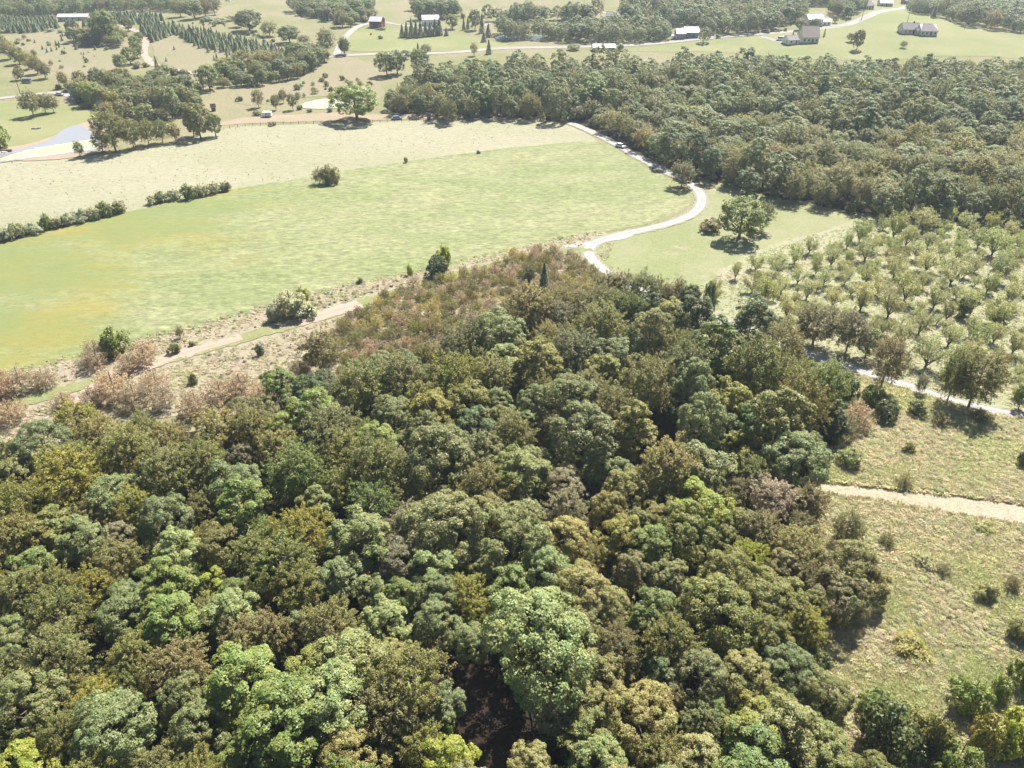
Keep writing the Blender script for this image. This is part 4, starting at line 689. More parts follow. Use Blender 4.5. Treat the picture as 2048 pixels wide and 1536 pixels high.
# ------------------------------------------------------------------ masses (stuff) scattered with geometry nodes
def scatter(name, protos, rows, label):
    """rows: (proto index, x, y, z, rot, sx, sz, colour)"""
    pc = bpy.data.collections.new(name + '_library')
    for i, me in enumerate(protos): pc.objects.link(bpy.data.objects.new(f'{name}_{i:02d}', me))
    n = len(rows); me = bpy.data.meshes.new(name); me.vertices.add(n)
    me.vertices.foreach_set('co', np.array([(r[1], r[2], r[3]) for r in rows], np.float32).ravel())
    for nm, ty, dat, key in (('rot', 'FLOAT_VECTOR', [(0, 0, r[4]) for r in rows], 'vector'), ('scl', 'FLOAT_VECTOR', [(r[5], r[5], r[6]) for r in rows], 'vector'), ('tint', 'FLOAT_COLOR', [(*r[7], 1) for r in rows], 'color')):
        me.attributes.new(nm, ty, 'POINT').data.foreach_set(key, np.array(dat, np.float32).ravel())
    me.attributes.new('pick', 'INT', 'POINT').data.foreach_set('value', np.array([r[0] for r in rows], np.int32))
    ng = bpy.data.node_groups.new(name, 'GeometryNodeTree'); ng.interface.new_socket('Geometry', in_out='INPUT', socket_type='NodeSocketGeometry'); ng.interface.new_socket('Geometry', in_out='OUTPUT', socket_type='NodeSocketGeometry')
    N, L = ng.nodes, ng.links; gi = N.new('NodeGroupInput'); go = N.new('NodeGroupOutput'); ip = N.new('GeometryNodeInstanceOnPoints'); ci = N.new('GeometryNodeCollectionInfo')
    ci.inputs['Collection'].default_value = pc; ci.inputs['Separate Children'].default_value = True; ci.inputs['Reset Children'].default_value = True
    def na(nm, ty):
        q = N.new('GeometryNodeInputNamedAttribute'); q.data_type = ty; q.inputs['Name'].default_value = nm; return q.outputs['Attribute']
    L.new(gi.outputs[0], ip.inputs['Points']); L.new(ci.outputs[0], ip.inputs['Instance']); ip.inputs['Pick Instance'].default_value = True
    L.new(na('pick', 'INT'), ip.inputs['Instance Index']); L.new(na('rot', 'FLOAT_VECTOR'), ip.inputs['Rotation']); L.new(na('scl', 'FLOAT_VECTOR'), ip.inputs['Scale']); L.new(ip.outputs[0], go.inputs[0])
    ob = add(name, me); md = ob.modifiers.new('scatter', 'NODES'); md.node_group = ng; tag(ob, label, None, None, 'stuff'); return ob
LOD = []; LODI = {}
for ki, (k, (fn, _n)) in enumerate(GEN.items()):
    if k in ('oak', 'feather', 'leafy', 'pine'):
        LODI[k] = []
        for s in range(3):
            V, W, H = fn(700 + 10 * ki + s, .5, 1.4); LODI[k].append(len(LOD)); LOD.append(quads_mesh(f'mass_{k}', V, LEAF_I, W, H))
rows = []
for k, x, y, w, H, c in MASS:
    j = rng.uniform(.85, 1.15); g = rng.uniform(-.06, .06); q = C[c][0]
    rows.append((LODI[k][int(rng.integers(3))], x, y, float(terrain(x, y)) - .1, rng.uniform(0, 6.283), w * 1.04, H, (q[0] * j * (1 + g), q[1] * j, q[2] * j * (1 - g))))
scatter('distant_woodland', LOD, rows, 'distant mixed woodland reading as one mass along the top of the view')
print('PLANTS', len(PLANTS), 'MASS', len(MASS), 'far', len(fars), 'pines', len(PINES))

# ------------------------------------------------------------------ weeds, tall grass and undergrowth
def tuft(seed, n, h, spread, w):
    r = np.random.default_rng(seed); th = r.uniform(0, 6.283, n); base = np.column_stack([np.cos(th), np.sin(th), np.zeros(n)]) * (spread * np.sqrt(r.uniform(0, 1, n)))[:, None]
    d = norm(np.column_stack([np.cos(th), np.sin(th), r.uniform(.6, 2.2, n)])); L_ = h * r.uniform(.55, 1.05, n)[:, None]; side = norm(np.cross(d, UP)) * (w * r.uniform(.6, 1.3, n))[:, None]
    mid = base + d * L_ * .55; tip = base + d * L_ - UP * (L_ * .12); tip[:, 2] = np.maximum(tip[:, 2], .05)
    return np.stack([base - side * .4, mid - side, tip, mid + side], 1)
TUFTS = [quads_mesh(f'tuft{i}', tuft(50 + i, 46, .85, .5, .06), WEED, 1, 1) for i in range(3)] + [quads_mesh(f'herb{i}', g_bush(60 + i, .28, 2.0)[0], WEED, 4.0, 3.2) for i in range(2)]
def pts_in(poly, n):
    poly = np.asarray(poly); x0, y0 = poly.min(0); x1, y1 = poly.max(0); X = rng.uniform(x0, x1, n); Y = rng.uniform(y0, y1, n); k = inside(poly, X, Y); return X[k], Y[k]
def vnoise(x, y, s, seed):
    a = np.random.default_rng(seed).uniform(0, 6.283, 12); v = 0
    for i in range(6): v = v + np.sin((x * math.cos(a[i]) + y * math.sin(a[i])) / s * (1 + .35 * i) + a[i + 6])
    return v / 6
def weeds(name, poly, n, cols, smin, smax, label, herb=.15, keep=None, wk=2.0):
    X, Y = pts_in(poly, n); rows = []; N1 = vnoise(X, Y, 5, 3); N2 = vnoise(X, Y, 11, 9)
    for x, y, a, b in zip(X, Y, N1, N2):
        if keep is not None and not keep(x, y): continue
        c = cols[int(np.clip((a * .5 + b * .4 + .5 + rng.normal(0, .22)) * len(cols), 0, len(cols) - 1))]; j = rng.uniform(.8, 1.2); s = rng.uniform(smin, smax) * (1 + .35 * b)
        hb = rng.random() < herb * (1 + 2 * a)
        rows.append((int(rng.integers(3, 5)) if hb else int(rng.integers(3)), x, y, float(terrain(x, y)), rng.uniform(0, 6.283), s * (1.3 if hb else 1), s * (.8 if hb else 1), tuple(q * j * wk for q in c)))
    return scatter(name, TUFTS, rows, label)
STRIP_PX = [(1560, 950), (1640, 962), (1750, 972), (1860, 985), (1960, 997), (2060, 1010), (2300, 1045), (2300, 1105), (2060, 1058), (1960, 1042), (1860, 1025), (1760, 1007), (1660, 993), (1560, 985)]
STRIP_XY = np.array([P(u, v) for u, v in STRIP_PX]); BRUSH_XY = np.array([P(u, v) for u, v in BRUSH])
SX = inside
weeds('tall_weeds', BRUSH_XY, 52000, [(.165, .18, .098), (.188, .188, .113), (.204, .193, .126), (.21, .19, .134), (.186, .19, .11)], .75, 1.35, 'tall tangled weeds and grass covering the brush field', .2,
      lambda x, y: not inside(STRIP_XY, np.array([x]), np.array([y]))[0] and abs(proj(x, y, 0)[0] - 1024) < 1250, wk=3.0)
VERGE_XY = np.array([P(u, v) for u, v in VERGE])
weeds('verge_weeds', VERGE_XY, 16000, [(.195, .20, .115), (.225, .21, .14), (.225, .208, .155), (.23, .20, .165), (.18, .195, .11)], .45, .9, 'dry pinkish and tan weeds on the verge along the dirt track', .15,
      lambda x, y: ((TRACK_C[:, 0] - x) ** 2 + (TRACK_C[:, 1] - y) ** 2).min() > 3.2 ** 2 and road_clear(x, y, 2.6), wk=2.35)
ORCHALL_XY = np.array([P(u, v) for u, v in [(1330, 600), (1420, 565), (1500, 510), (1620, 475), (1750, 435), (1900, 435), (2080, 455), (2200, 500), (2200, 860), (2060, 826), (1920, 796), (1800, 760), (1700, 728), (1620, 698), (1540, 672), (1400, 616)]])
weeds('orchard_grass', ORCHALL_XY, 16000, [(.165, .19, .105), (.19, .20, .12), (.21, .21, .135), (.215, .208, .145)], .35, .7, 'long pale grass under the orchard trees', .04, lambda x, y: road_clear(x, y, 2.6), wk=2.5)
X, Y = pts_in(WOOD_XY, 5200); LODB = [quads_mesh(f'under{i}', g_bush(80 + i, .45, 1.5)[0], LEAF_I, 4.0, 3.2) for i in range(3)]
scatter('undergrowth', LODB, [(int(rng.integers(3)), x, y, float(terrain(x, y)), rng.uniform(0, 6.3), rng.uniform(2.4, 5.0), rng.uniform(1.8, 5.0), tuple(q * rng.uniform(.6, .9) for q in C[choose([(0, 'green', 3), (0, 'dark', 3), (0, 'olive', 2), (0, 'brownolive', 1)])[1]][0])) for x, y in zip(X, Y) if road_clear(x, y, 4) and acc_near(x, y)], 'low undergrowth beneath the trees of the near wood')
X, Y = pts_in(FAR_XY, 3000)
scatter('far_undergrowth', LODB, [(int(rng.integers(3)), x, y, float(terrain(x, y)), rng.uniform(0, 6.3), rng.uniform(3, 5.5), rng.uniform(2, 4.5), tuple(q * rng.uniform(.8, 1.1) for q in C[choose([(0, 'green', 3), (0, 'dark', 3), (0, 'olive', 2), (0, 'brownolive', 1)])[1]][0])) for x, y in zip(X, Y) if road_clear(x, y, 4)], 'low undergrowth along and beneath the far wood')
MEADOW_XY = np.array([P(u, v) for u, v in MEADOW]); PASTURE_XY = np.array([P(u, v) for u, v in PASTURE])
weeds('pasture_tufts', PASTURE_XY, 3000, [(.15, .165, .07), (.22, .22, .115), (.27, .25, .15)], .16, .4, 'sparse darker grass tufts dotting the pale pasture', 9, wk=1.4)

# ------------------------------------------------------------------ labels that single out each plant
ORD = ['first', 'second', 'third', 'fourth', 'fifth', 'sixth', 'seventh', 'eighth', 'ninth', 'tenth', 'eleventh', 'twelfth', 'thirteenth', 'fourteenth', 'fifteenth', 'sixteenth', 'seventeenth', 'eighteenth', 'nineteenth', 'twentieth']
ADJ = {'oak': 'rounded', 'feather': 'feathery', 'leafy': 'leafy', 'round': 'full', 'bush': 'bushy', 'dry': 'wispy', 'orchard': 'orchard', 'pine': 'conifer'}
def finalize():
    U = np.array([p[5] for p in PENDING]); Vv = np.array([p[6] for p in PENDING]); looks = [f'{p[2]} {ADJ[p[1]]}' for p in PENDING]
    def region(u, v):
        a = 'far left' if u < 300 else 'left' if u < 700 else 'centre' if u < 1250 else 'right' if u < 1700 else 'far right'
        return a
    groups = {}
    for i, p in enumerate(PENDING): groups.setdefault(p[4], []).append(i)
    for where, idx in groups.items():
        if where in ('in the plantation', 'straggling below the plantation', 'on the hillside field'):
            for i in idx:
                p = PENDING[i]; PENDING[i][0]['label'] = f'{p[2]} {p[3]} {where}, like its neighbours'
            continue
        if len(idx) <= 34 or 'orchard' in where:                 # few enough to count along rows
            order = sorted(idx, key=lambda i: Vv[i]); nrow = max(1, math.ceil(len(idx) / 20)) if len(idx) > 12 else 1
            rows_ = np.array_split(order, nrow)
            for r, row in enumerate(rows_):
                for c, i in enumerate(sorted(row, key=lambda i: U[i])):
                    p = PENDING[i]; pos = f'{ORD[min(c, 19)]} from left' + ('' if nrow == 1 else f', {("back", "front")[r] if nrow == 2 else ORD[r]} row')
                    PENDING[i][0]['label'] = f'{p[2]} {p[3]} {where}, {pos}'
            continue
        A = np.array(idx)
        for i in idx:
            p = PENDING[i]; du = U[A] - U[i]; dv = Vv[A] - Vv[i]; d = np.hypot(du, dv * 1.3)
            def near(mask):
                q = np.where(mask, d, 1e9); j = int(np.argmin(q)); return looks[A[j]] if q[j] < 1e8 else 'open'
            Lf = near((du < 0) & (np.abs(dv) < -du)); Rt = near((du > 0) & (np.abs(dv) < du)); Fr = near((dv > 0) & (np.abs(du) < dv)); Bk = near((dv < 0) & (np.abs(du) < -dv))
            wood = where.replace('in the ', '').replace('at the upper edge of the wood', 'upper wood edge').replace('beside the ', '')
            base = f'{p[2]} {p[3]}'
            for t in (f'{base} between {Lf} and {Rt} ones, {region(U[i], Vv[i])} of {wood}', f'{base} between {Bk} behind and {Fr} before, {region(U[i], Vv[i])} of {wood}', f'{base} right of {Lf}, before {Bk}, {region(U[i], Vv[i])} of {wood}', f'{base} left of {Rt}, behind {Fr}, {region(U[i], Vv[i])} of {wood}', f'{base} left of {Rt}, before {Bk}, {region(U[i], Vv[i])} of {wood}'):
                if t not in LABELS and len(t.split()) <= 16 and 'open' not in t: break
            else:
                for k in range(1, 20):
                    t = f'{base} {region(U[i], Vv[i])} of {wood}, {ORD[k]} such from the front'
                    if t not in LABELS: break
            LABELS.add(t); PENDING[i][0]['label'] = t
finalize()

# ------------------------------------------------------------------ buildings
M_WHITE = plain('white_paint', (.78, .78, .76), .5, .4, var=.05); M_RED = plain('barn_red', (.17, .055, .05), .75, .2, var=.25, scale=.8); M_METAL = plain('pale_metal_roof', (.5, .5, .51), .45, .4, var=.06)
M_SHINGLE = plain('grey_shingle', (.24, .215, .22), .85, .2, var=.2); M_TANROOF = plain('tan_shingle', (.36, .29, .25), .85, .2, var=.15); M_BLUE = plain('blue_grey_siding', (.16, .19, .24), .7, .3, var=.1); M_CREAM = plain('cream_siding', (.6, .56, .48), .7, .3, var=.06)
M_GREYS = plain('grey_siding', (.42, .42, .42), .7, .3, var=.08); M_BRICK = plain('brick_wall', (.3, .17, .13), .85, .2, var=.2); M_GLASS = plain('window_glass', (.03, .04, .05), .08, .8, var=.1); M_DOOR = plain('dark_door', (.1, .08, .07), .6, .3); M_CONC = plain('concrete', (.4, .38, .35), .9, .2)
M_TEAL = plain('teal_roof', (.32, .45, .42), .5, .4); M_BLACK = plain('black_rubber', (.02, .02, .02), .8, .2); M_WOOD = plain('weathered_wood', (.2, .16, .12), .9, .1, var=.3, scale=3); M_WIRE = plain('wire', (.1, .1, .1), .6, .3)
def window(par, x, y, z, w, h, face):
    """face: 'front' (-y), 'back' (+y), 'left' (-x), 'right' (+x)"""
    def slab(a, b, c, d, e0, e1):
        m = MB(); lo, hi = min(e0, e1), max(e0, e1)
        m.box(a, b, lo, hi, c, d) if face in ('front', 'back') else m.box(lo, hi, a, b, c, d); return m
    sgn = -1 if face in ('front', 'left') else 1; base = y if face in ('front', 'back') else x; cen = x if face in ('front', 'back') else y; t = .1
    fr = MB()
    for a, b, c, d in ((cen - w / 2 - t, cen + w / 2 + t, z - t, z), (cen - w / 2 - t, cen + w / 2 + t, z + h, z + h + t), (cen - w / 2 - t, cen - w / 2, z, z + h), (cen + w / 2, cen + w / 2 + t, z, z + h)):
        q = slab(a, b, c, d, base, base + sgn * .07); n = len(fr.V); fr.V += q.V; fr.F += [tuple(i + n for i in ff) for ff in q.F]
    o_ = fr.build('window', M_WHITE, par); slab(cen - w / 2, cen + w / 2, z, z + h, base, base + sgn * .03).build('pane', M_GLASS, o_); return o_
def gable(par, x0, x1, y0, y1, wh, rh, wall, roof, eave=.45, nwin=3, door=True, z0=0.0, hip=0.0, chimney=False, sides=True, storeys=1):
    """a gabled block, ridge along x; wall with gable ends, two roof slopes, windows, a door"""
    ym = (y0 + y1) / 2; MB().prism([(y0, z0), (y1, z0), (y1, wh), (ym, wh + rh), (y0, wh)], 'x', x0, x1).build('wall', wall, par)
    MB().box(x0 - .08, x1 + .08, y0 - .08, y1 + .08, z0 - .9, z0 + .25).build('foundation', M_CONC, par)
    sl = rh / (ym - y0); t = .16; r = MB(); xa, xb = x0 - eave, x1 + eave; h = hip
    for sg, ye in ((-1, y0 - eave), (1, y1 + eave)):
        b = len(r.V); ze = wh - eave * sl + .03; zr = wh + rh + .03
        for dz in (0, t): r.V += [(xa, ye, ze + dz), (xb, ye, ze + dz), (xb - h, ym, zr + dz), (xa + h, ym, zr + dz)]
        r.F += [tuple(b + i for i in q) for q in ((3, 2, 1, 0), (4, 5, 6, 7), (0, 1, 5, 4), (1, 2, 6, 5), (2, 3, 7, 6), (3, 0, 4, 7))]
    if h:
        for xe, xr in ((xa, xa + h), (xb, xb - h)):
            b = len(r.V); ze = wh - eave * sl + .03; zr = wh + rh + .03; r.V += [(xe, y0 - eave, ze + t), (xe, y1 + eave, ze + t), (xr, ym, zr + t)]; r.F.append((b, b + 1, b + 2))
    ro = r.build('roof', roof, par); MB().box(xa + h, xb - h, ym - .12, ym + .12, wh + rh + .12, wh + rh + .24).build('ridge_cap', roof, ro)
    if chimney: MB().box(x0 + (x1 - x0) * .7, x0 + (x1 - x0) * .7 + .8, ym + .3, ym + 1.1, wh + rh * .5, wh + rh + 1.0).build('chimney', M_BRICK, ro)
    for st in range(storeys):
        zz = z0 + .9 + st * 2.8
        for k in range(nwin):
            xx = x0 + (x1 - x0) * (k + .5) / nwin
            if door and st == 0 and k == nwin // 2: continue
            window(par, xx, y0, zz, 1.1, 1.3, 'front')
        if sides: window(par, x0, ym - (y1 - y0) * .2, zz, 1.0, 1.2, 'left'); window(par, x1, ym - (y1 - y0) * .2, zz, 1.0, 1.2, 'right')
    if door:
        xx = x0 + (x1 - x0) * (nwin // 2 + .5) / nwin; d = MB().box(xx - .5, xx + .5, y0 - .06, y0, z0 + .25, z0 + 2.3).build('door', M_DOOR, par); MB().box(xx + .32, xx + .4, y0 - .12, y0 - .06, z0 + 1.2, z0 + 1.3).build('handle', M_METAL, d)
def bld(name, u, v, rot, label, cat='house', group=None):
    x, y = P(u, v); return tag(empty(name, G(x, y), R(rot)), label, cat, group)
def mpx(u, v):
    x, y = P(u, v); return 1 / ppm(x, y)
b = bld('metal_shed', 151, 41, 4, 'long white metal shed among the conifers at the far left', 'shed'); L_ = 58 * mpx(151, 41)
gable(b, -L_ / 2, L_ / 2, -4, 4, 3.0, 1.6, M_METAL, M_METAL, nwin=5, door=True)
b = bld('red_barn', 755, 55, -10, 'red barn with a white metal roof beside the curved drive', 'barn'); s_ = mpx(755, 55)
gable(b, -12 * s_, 12 * s_, -4.6, 4.6, 4.6, 2.6, M_RED, M_METAL, nwin=3)
b = bld('farmhouse', 861, 50, 12, 'white roofed farmhouse half hidden behind the dark conifer row'); gable(b, -6, 6, -4, 4, 4.2, 2.6, M_WHITE, M_METAL, chimney=True)
b = bld('blue_house', 1376, 74, 0, 'blue-grey house with pale roofs in front of the far trees'); s_ = mpx(1376, 74)
gable(b, -9 * s_, 18 * s_, -4, 5, 3.4, 2.8, M_BLUE, M_METAL, nwin=4); gable(b, -26 * s_, -9.4 * s_, -6, 2, 3.0, 2.4, M_BLUE, M_METAL, nwin=2, door=False)
MB().box(0, 8, -6.4, -4.6, 0, .3).build('porch', M_CONC, b)
b = bld('white_shed', 1350, 78, -15, 'small white shed left of the blue-grey house', 'shed'); gable(b, -2, 2, -1.6, 1.6, 2.2, 1.0, M_WHITE, M_METAL, nwin=1, sides=False)
b = bld('tall_house', 1615, 83, -2, 'tall white house under a steep tan roof on the green hill'); s_ = mpx(1615, 83)
gable(b, -15 * s_, 16 * s_, -5.5, 6.5, 3.4, 5.6, M_CREAM, M_TANROOF, nwin=4, chimney=False)
b = bld('garage', 1580, 87, 14, 'low grey roofed garage beside the tall tan roofed house', 'garage'); gable(b, -11 * mpx(1580, 87), 11 * mpx(1580, 87), -4, 4, 2.6, 2.0, M_WHITE, M_SHINGLE, nwin=2)
b = bld('white_house', 1628, 51, 8, 'white house behind two round trees near the upper road'); gable(b, -6.5, 4, -4, 4, 4.4, 2.6, M_WHITE, M_METAL, nwin=3); gable(b, 4.3, 10, -3, 3.2, 2.6, 1.6, M_WHITE, M_METAL, nwin=2, door=False)
b = bld('ranch_house', 1816, 66, 0, 'grey shingled ranch house, left one of the joined pair'); s_ = mpx(1816, 66)
gable(b, -16 * s_, 16 * s_, -4.5, 4.5, 2.8, 3.0, M_CREAM, M_SHINGLE, nwin=4, chimney=True); gable(b, 2, 7, -7.2, -4.2, 2.6, 1.2, M_CREAM, M_SHINGLE, nwin=1, door=False, sides=False)
b = bld('ranch_house', 1850, 69, -6, 'grey shingled ranch house with hipped end, right one of the pair')
gable(b, -15 * s_, 16 * s_, -5.5, 5.5, 2.8, 3.2, M_CREAM, M_SHINGLE, nwin=4, hip=2.5)
for u, v, w, rot, wl_, rf, nm, lab in ((1684, 23, 20, -8, M_GREYS, M_SHINGLE, 'grey_cottage', 'grey cottage at the tree edge, lowest of the houses on the ridge'), (1732, 21, 18, 12, M_CREAM, M_SHINGLE, 'hipped_cottage', 'cream cottage with a grey roof on the ridge above the road'),
        (1769, 13, 24, -4, M_GREYS, M_METAL, 'pale_house', 'pale roofed house near the ridge top beside the road'), (1815, 8, 20, 4, M_BRICK, M_TANROOF, 'brick_house', 'brown roofed brick house at the very top of the hill'), (1838, 27, 10, 8, M_WHITE, M_TEAL, 'teal_cottage', 'small teal roofed cottage between dark conifers on the hill')):
    b = bld(nm, u, v, rot, lab); s_ = mpx(u, v); gable(b, -w / 2 * s_, w / 2 * s_, -4, 4, 3.0, 2.6, wl_, rf, nwin=3, hip=1.2 if nm == 'hipped_cottage' else 0)
b = bld('roadside_building', 1208, 101, 0, 'long low pale roofed building beside the far road, half behind trees', 'building'); s_ = mpx(1208, 101); gable(b, -22 * s_, 20 * s_, -4, 4, 2.4, 1.4, M_GREYS, M_METAL, nwin=6)
b = bld('pale_house', 1226, 40, -10, 'pale grey house at the end of the far drive'); gable(b, -5, 5, -4, 4, 3.2, 2.2, M_GREYS, M_SHINGLE, nwin=3)
for u, v, w, rot, wl_, rf, nm, lab in ((254, 172, 10, 20, M_GREYS, M_METAL, 'white_roofed_hut', 'small white roofed hut among the farmyard trees'), (300, 168, 14, -25, M_WHITE, M_METAL, 'white_roofed_hut', 'larger white roofed hut between trees above the farmyard'), (252, 192, 12, 75, M_BRICK, M_TANROOF, 'brick_cottage', 'pinkish cottage gable between the farmyard trees'), (205, 218, 16, 5, M_WOOD, M_SHINGLE, 'farm_shed', 'dark open shed under the bright tree in the farmyard'), (428, 222, 8, 10, M_WOOD, M_TANROOF, 'reddish_hut', 'tiny reddish roofed hut beyond the pasture corner'), (148, 193, 12, -30, M_CREAM, M_TANROOF, 'farm_cottage', 'low tan roofed cottage at the end of the farm drive'), (965, 226, 5, 0, M_GREYS, M_METAL, 'field_hut', 'small grey hut at the edge of the far wood'), (858, 240, 7, 12, M_BLUE, M_SHINGLE, 'blue_hut', 'small dark blue hut at the upper pasture edge')):
    b = bld(nm, u, v, rot, lab, 'hut'); s_ = mpx(u, v); q = w / 2 * s_; gable(b, -q, q, -q * .7, q * .7, 2.0 if w < 9 else 2.6, 1.1, wl_, rf, nwin=1 if w < 11 else 2, sides=False, eave=.25)

# ------------------------------------------------------------------ vehicles
def vehicle(name, u, v, rot, col, label, cat, L_=4.6, W_=1.8, h1=.85, h2=1.45, van=False):
    x, y = P(u, v); z = max(float(terrain(x, y)) + .12, float(terrain(x, y))); e = tag(empty(name, (x, y, z), R(rot)), label, cat); paint = plain(name + '_paint', col, .3, .5, var=.03)
    a = L_ / 2
    prof = [(-a, .35), (-a, h1), (-a * .92, h1 + .05), (-a * .1, h1 + .06) if not van else (-a * .6, h1 + .06), (a * .95, h1 + .05), (a, h1 * .85), (a, .35)]
    MB().prism(prof, 'y', -W_ / 2, W_ / 2).build('body', paint, e)
    c0, c1 = (-a * .9, a * .62) if van else (-a * .72, a * .38)
    cab = MB(); t = .12
    lo = [(c0, -W_ / 2 + .06), (c1 + .35, -W_ / 2 + .06), (c1 + .35, W_ / 2 - .06), (c0, W_ / 2 - .06)]; hi = [(c0 + .2, -W_ / 2 + .2), (c1 - .15, -W_ / 2 + .2), (c1 - .15, W_ / 2 - .2), (c0 + .2, W_ / 2 - .2)]
    cab.V = [(p[0], p[1], h1 + .05) for p in lo] + [(p[0], p[1], h2) for p in hi]; cab.F = [(0, 1, 5, 4), (1, 2, 6, 5), (2, 3, 7, 6), (3, 0, 4, 7)]; cab.build('glazing', M_GLASS, e)
    MB().box(hi[0][0] - .04, hi[1][0] + .04, -W_ / 2 + .17, W_ / 2 - .17, h2 - .01, h2 + .06).build('roof', paint, e)
    for sx in (-.62, .62):
        for sy in (-1, 1):
            n = 12; poly = [(sx * a + .33 * math.cos(2 * math.pi * k / n), .33 + .33 * math.sin(2 * math.pi * k / n)) for k in range(n)]; y0 = sy * W_ / 2; w_ = MB().prism(poly, 'y', y0 - .12, y0 + .1).build('wheel', M_BLACK, e)
            rim = [(sx * a + .19 * math.cos(2 * math.pi * k / 8), .33 + .19 * math.sin(2 * math.pi * k / 8)) for k in range(8)]; MB().prism(rim, 'y', y0 + sy * .1, y0 + sy * .125).build('rim', M_METAL, w_)
    for sy in (-.6, .6):
        MB().box(a, a + .03, sy * W_ / 2 * 1.2 - .18, sy * W_ / 2 * 1.2 + .18, h1 * .62, h1 * .8).build('headlight', M_WHITE, e); MB().box(-a - .03, -a, sy * W_ / 2 * 1.2 - .14, sy * W_ / 2 * 1.2 + .14, h1 * .7, h1 * .9).build('tail_light', M_RED, e)
    return e
vehicle('parked_van', 54, 166, 175, (.16, .18, .21), 'dark grey van parked on the grass under a small tree', 'van', 5.0, 1.95, 1.05, 2.0, True)
vehicle('parked_car', 119, 191, 165, (.6, .62, .64), 'silver white car parked on the farm drive', 'car'); vehicle('parked_car', 134, 186, 185, (.05, .055, .07), 'dark car parked behind the silver one on the farm drive', 'car')
vehicle('white_van', 1561, 81, 180, (.75, .75, .75), 'white van parked beside the grey roofed garage on the hill', 'van', 5.4, 2.0, 1.1, 2.2, True)
vehicle('road_car', 1241, 295, -52, (.66, .67, .68), 'white car driving on the gravel road beside the far wood', 'car'); vehicle('blue_pickup', 794, 239, 10, (.22, .30, .42), 'blue pickup parked at the upper pasture edge', 'car')
vehicle('pale_car', 456, 3, 5, (.7, .7, .72), 'pale car at the top of the far lawn', 'car')
def trailer(name, u, v, rot, label, L_, W_, H_, mat):
    x, y = P(u, v); e = tag(empty(name, G(x, y, .05), R(rot)), label, 'trailer'); a = L_ / 2
    MB().prism([(-a, .5), (-a, H_ * .9), (-a * .9, H_), (a * .9, H_), (a, H_ * .9), (a, .5)], 'y', -W_ / 2, W_ / 2).build('body', mat, e)
    for sy in (-1, 1):
        for sx in (-.12, .12):
            n = 10; MB().prism([(sx * L_ + .32 * math.cos(2 * math.pi * k / n), .32 + .32 * math.sin(2 * math.pi * k / n)) for k in range(n)], 'y', sy * W_ / 2 - .08, sy * W_ / 2 + .12).build('wheel', M_BLACK, e)
    MB().box(a, a + 1.2, -.06, .06, .42, .52).build('hitch', M_WIRE, e); window(e, 0, -W_ / 2, 1.2, 1.0, .6, 'front'); MB().box(a * .4, a * .4 + .7, -W_ / 2 - .04, -W_ / 2, .6, 2.0).build('door', M_GREYS, e)
trailer('flat_trailer', 535, 234, 3, 'long white trailer on the bare lane left of the algae pond', 18 * mpx(535, 234), 2.4, 2.3, M_WHITE)
trailer('camper_trailer', 934, 224, -4, 'white camper trailer against the dark trees of the far wood', 13 * mpx(934, 224), 2.3, 2.5, M_WHITE)
# boat, dam wall, planks
x, y = P(73, 258); e = tag(empty('rowing_boat', G(x, y, .05), R(8)), 'small white boat lying on the green lawn above the pond', 'boat')
h_ = MB(); n = 9
for i in range(n):
    t = i / (n - 1); w_ = .75 * math.sin(math.pi * min(1, .12 + t * .95)) ** .6; xx = -1.9 + 3.8 * t; h_.V += [(xx, -w_, .55), (xx, -w_ * .6, .08), (xx, 0, 0), (xx, w_ * .6, .08), (xx, w_, .55)]
for i in range(n - 1): h_.F += [(i * 5 + k, i * 5 + k + 1, i * 5 + k + 6, i * 5 + k + 5) for k in range(4)]
h_.build('hull', M_WHITE, e, True)
for xx in (-.8, .5): MB().box(xx - .12, xx + .12, -.6, .6, .36, .41).build('seat', M_WOOD, e)
x, y = P(4, 304); e = tag(empty('pond_dam', G(x, y), R(3)), 'dark timber and stone dam at the left end of the pond', 'dam'); q = mpx(4, 304)
for k in range(3): MB().box(-24 * q, 20 * q, -.35 - .02 * k, .35 + .02 * k, -.5 + k * .52, -.02 + k * .52).build('timber', M_WOOD, e)
for k in range(6): MB().tube([(-16 * q + k * 5.4 * q, -1.4 + .3 * math.sin(k * 2), -.3), (-16 * q + k * 5.4 * q, -1.5, .35), (-16 * q + k * 5.4 * q, -1.5, .6)], [.9, .75, .25], 7).build('stone', M_CONC, e)
x, y = P(573, 155); e = tag(empty('cattle_trough', G(x, y, .03), R(4)), 'long pale cattle trough at the top of the tan field', 'trough'); m = MB(); m.box(-2.4, 2.4, -.5, -.4, 0, .6).box(-2.4, 2.4, .4, .5, 0, .6).box(-2.4, -2.3, -.4, .4, 0, .6).box(2.3, 2.4, -.4, .4, 0, .6); m.build('side', M_WHITE, e); MB().box(-2.3, 2.3, -.4, .4, .05, .4).build('water', M_WATER, e)
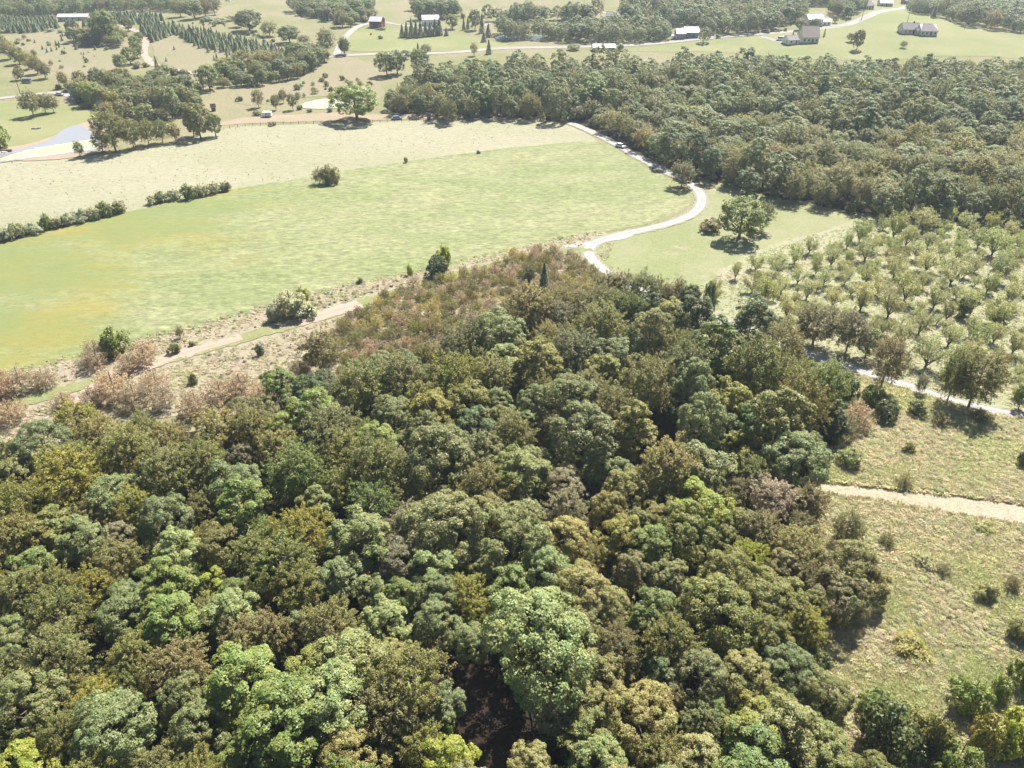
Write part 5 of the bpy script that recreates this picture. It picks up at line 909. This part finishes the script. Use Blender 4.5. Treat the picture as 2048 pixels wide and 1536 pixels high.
# utility poles
for u, v, hp, lab in ((1723, 40, 21, 'utility pole beside the upper road on the ridge'), (1929, 58, 18, 'utility pole before the far right trees'), (1183, 97, 24, 'utility pole by the long roadside building'), (1026, 86, 26, 'utility pole at the dark pond'), (1432, 71, 30, 'utility pole right of the blue-grey house'), (41, 188, 18, 'utility pole beside the farm drive at far left'), (158, 214, 22, 'utility pole at the end of the farm drive'), (1813, 50, 18, 'utility pole above the pair of ranch houses')):
    x, y = P(u, v); s_ = mpx(u, v); H_ = max(8.5, hp * s_); e = tag(empty('utility_pole', G(x, y, -.3), rng.uniform(-.3, .3)), lab, 'pole', 'utility poles'); MB().tube([(0, 0, 0), (0, 0, H_ * .5), (0, 0, H_)], [.17, .15, .11], 8).build('pole', M_WOOD, e)
    ca = MB().box(-1.2, 1.2, -.06, .06, H_ - .8, H_ - .65).build('crossarm', M_WOOD, e)
    for k in (-1.05, -.4, .4, 1.05): MB().tube([(k, 0, H_ - .65), (k, 0, H_ - .5), (k, 0, H_ - .42)], [.05, .07, .03], 6).build('insulator', M_GREYS, ca)
# fence along the upper pasture edge
FPX_ = [(460, 256), (520, 251), (600, 248), (680, 247), (760, 245), (840, 243), (920, 240), (1000, 237), (1060, 238)]
fc = np.array(spline([P(u, v) for u, v in FPX_], False, 8)); fl = np.concatenate([[0], np.cumsum(np.linalg.norm(np.diff(fc, axis=0), axis=1))])
px_ = np.interp(np.arange(0, fl[-1], 3.2), fl, fc[:, 0]); py_ = np.interp(np.arange(0, fl[-1], 3.2), fl, fc[:, 1])
x0_, y0_ = px_[0], py_[0]; fz = float(terrain(x0_, y0_)); e = tag(empty('wire_fence', (x0_, y0_, fz)), 'weathered post and wire fence along the upper edge of the pasture', 'fence')
pm = mesh_from('post', *(lambda m: (m.V, m.F))(MB().tube([(0, 0, -.3), (0, 0, .7), (0, 0, 1.35)], [.09, .085, .07], 6)), [M_WOOD])
for a_, b_ in zip(px_, py_): add('post', pm, e, (a_ - x0_, b_ - y0_, float(terrain(a_, b_)) - fz))
for hh in (.5, .85, 1.2): MB().tube([(a_ - x0_, b_ - y0_ + .1, float(terrain(a_, b_)) - fz + hh) for a_, b_ in zip(px_, py_)], [.012] * len(px_), 4).build('wire', M_WIRE, e)

# ------------------------------------------------------------------ haze
hm = bpy.data.materials.new('haze'); hm.use_nodes = True; N = hm.node_tree.nodes; N.remove(N['Principled BSDF']); pv = N.new('ShaderNodeVolumePrincipled')
pv.inputs['Color'].default_value = (.72, .86, 1.0, 1); pv.inputs['Density'].default_value = .00017; pv.inputs['Anisotropy'].default_value = .2
hm.node_tree.links.new(pv.outputs[0], N['Material Output'].inputs['Volume'])
hz = MB().box(-9100, 9100, -3100, 12100, -45, 100).build('haze', hm); tag(hz, 'thin summer haze over the valley', None, None, 'stuff')
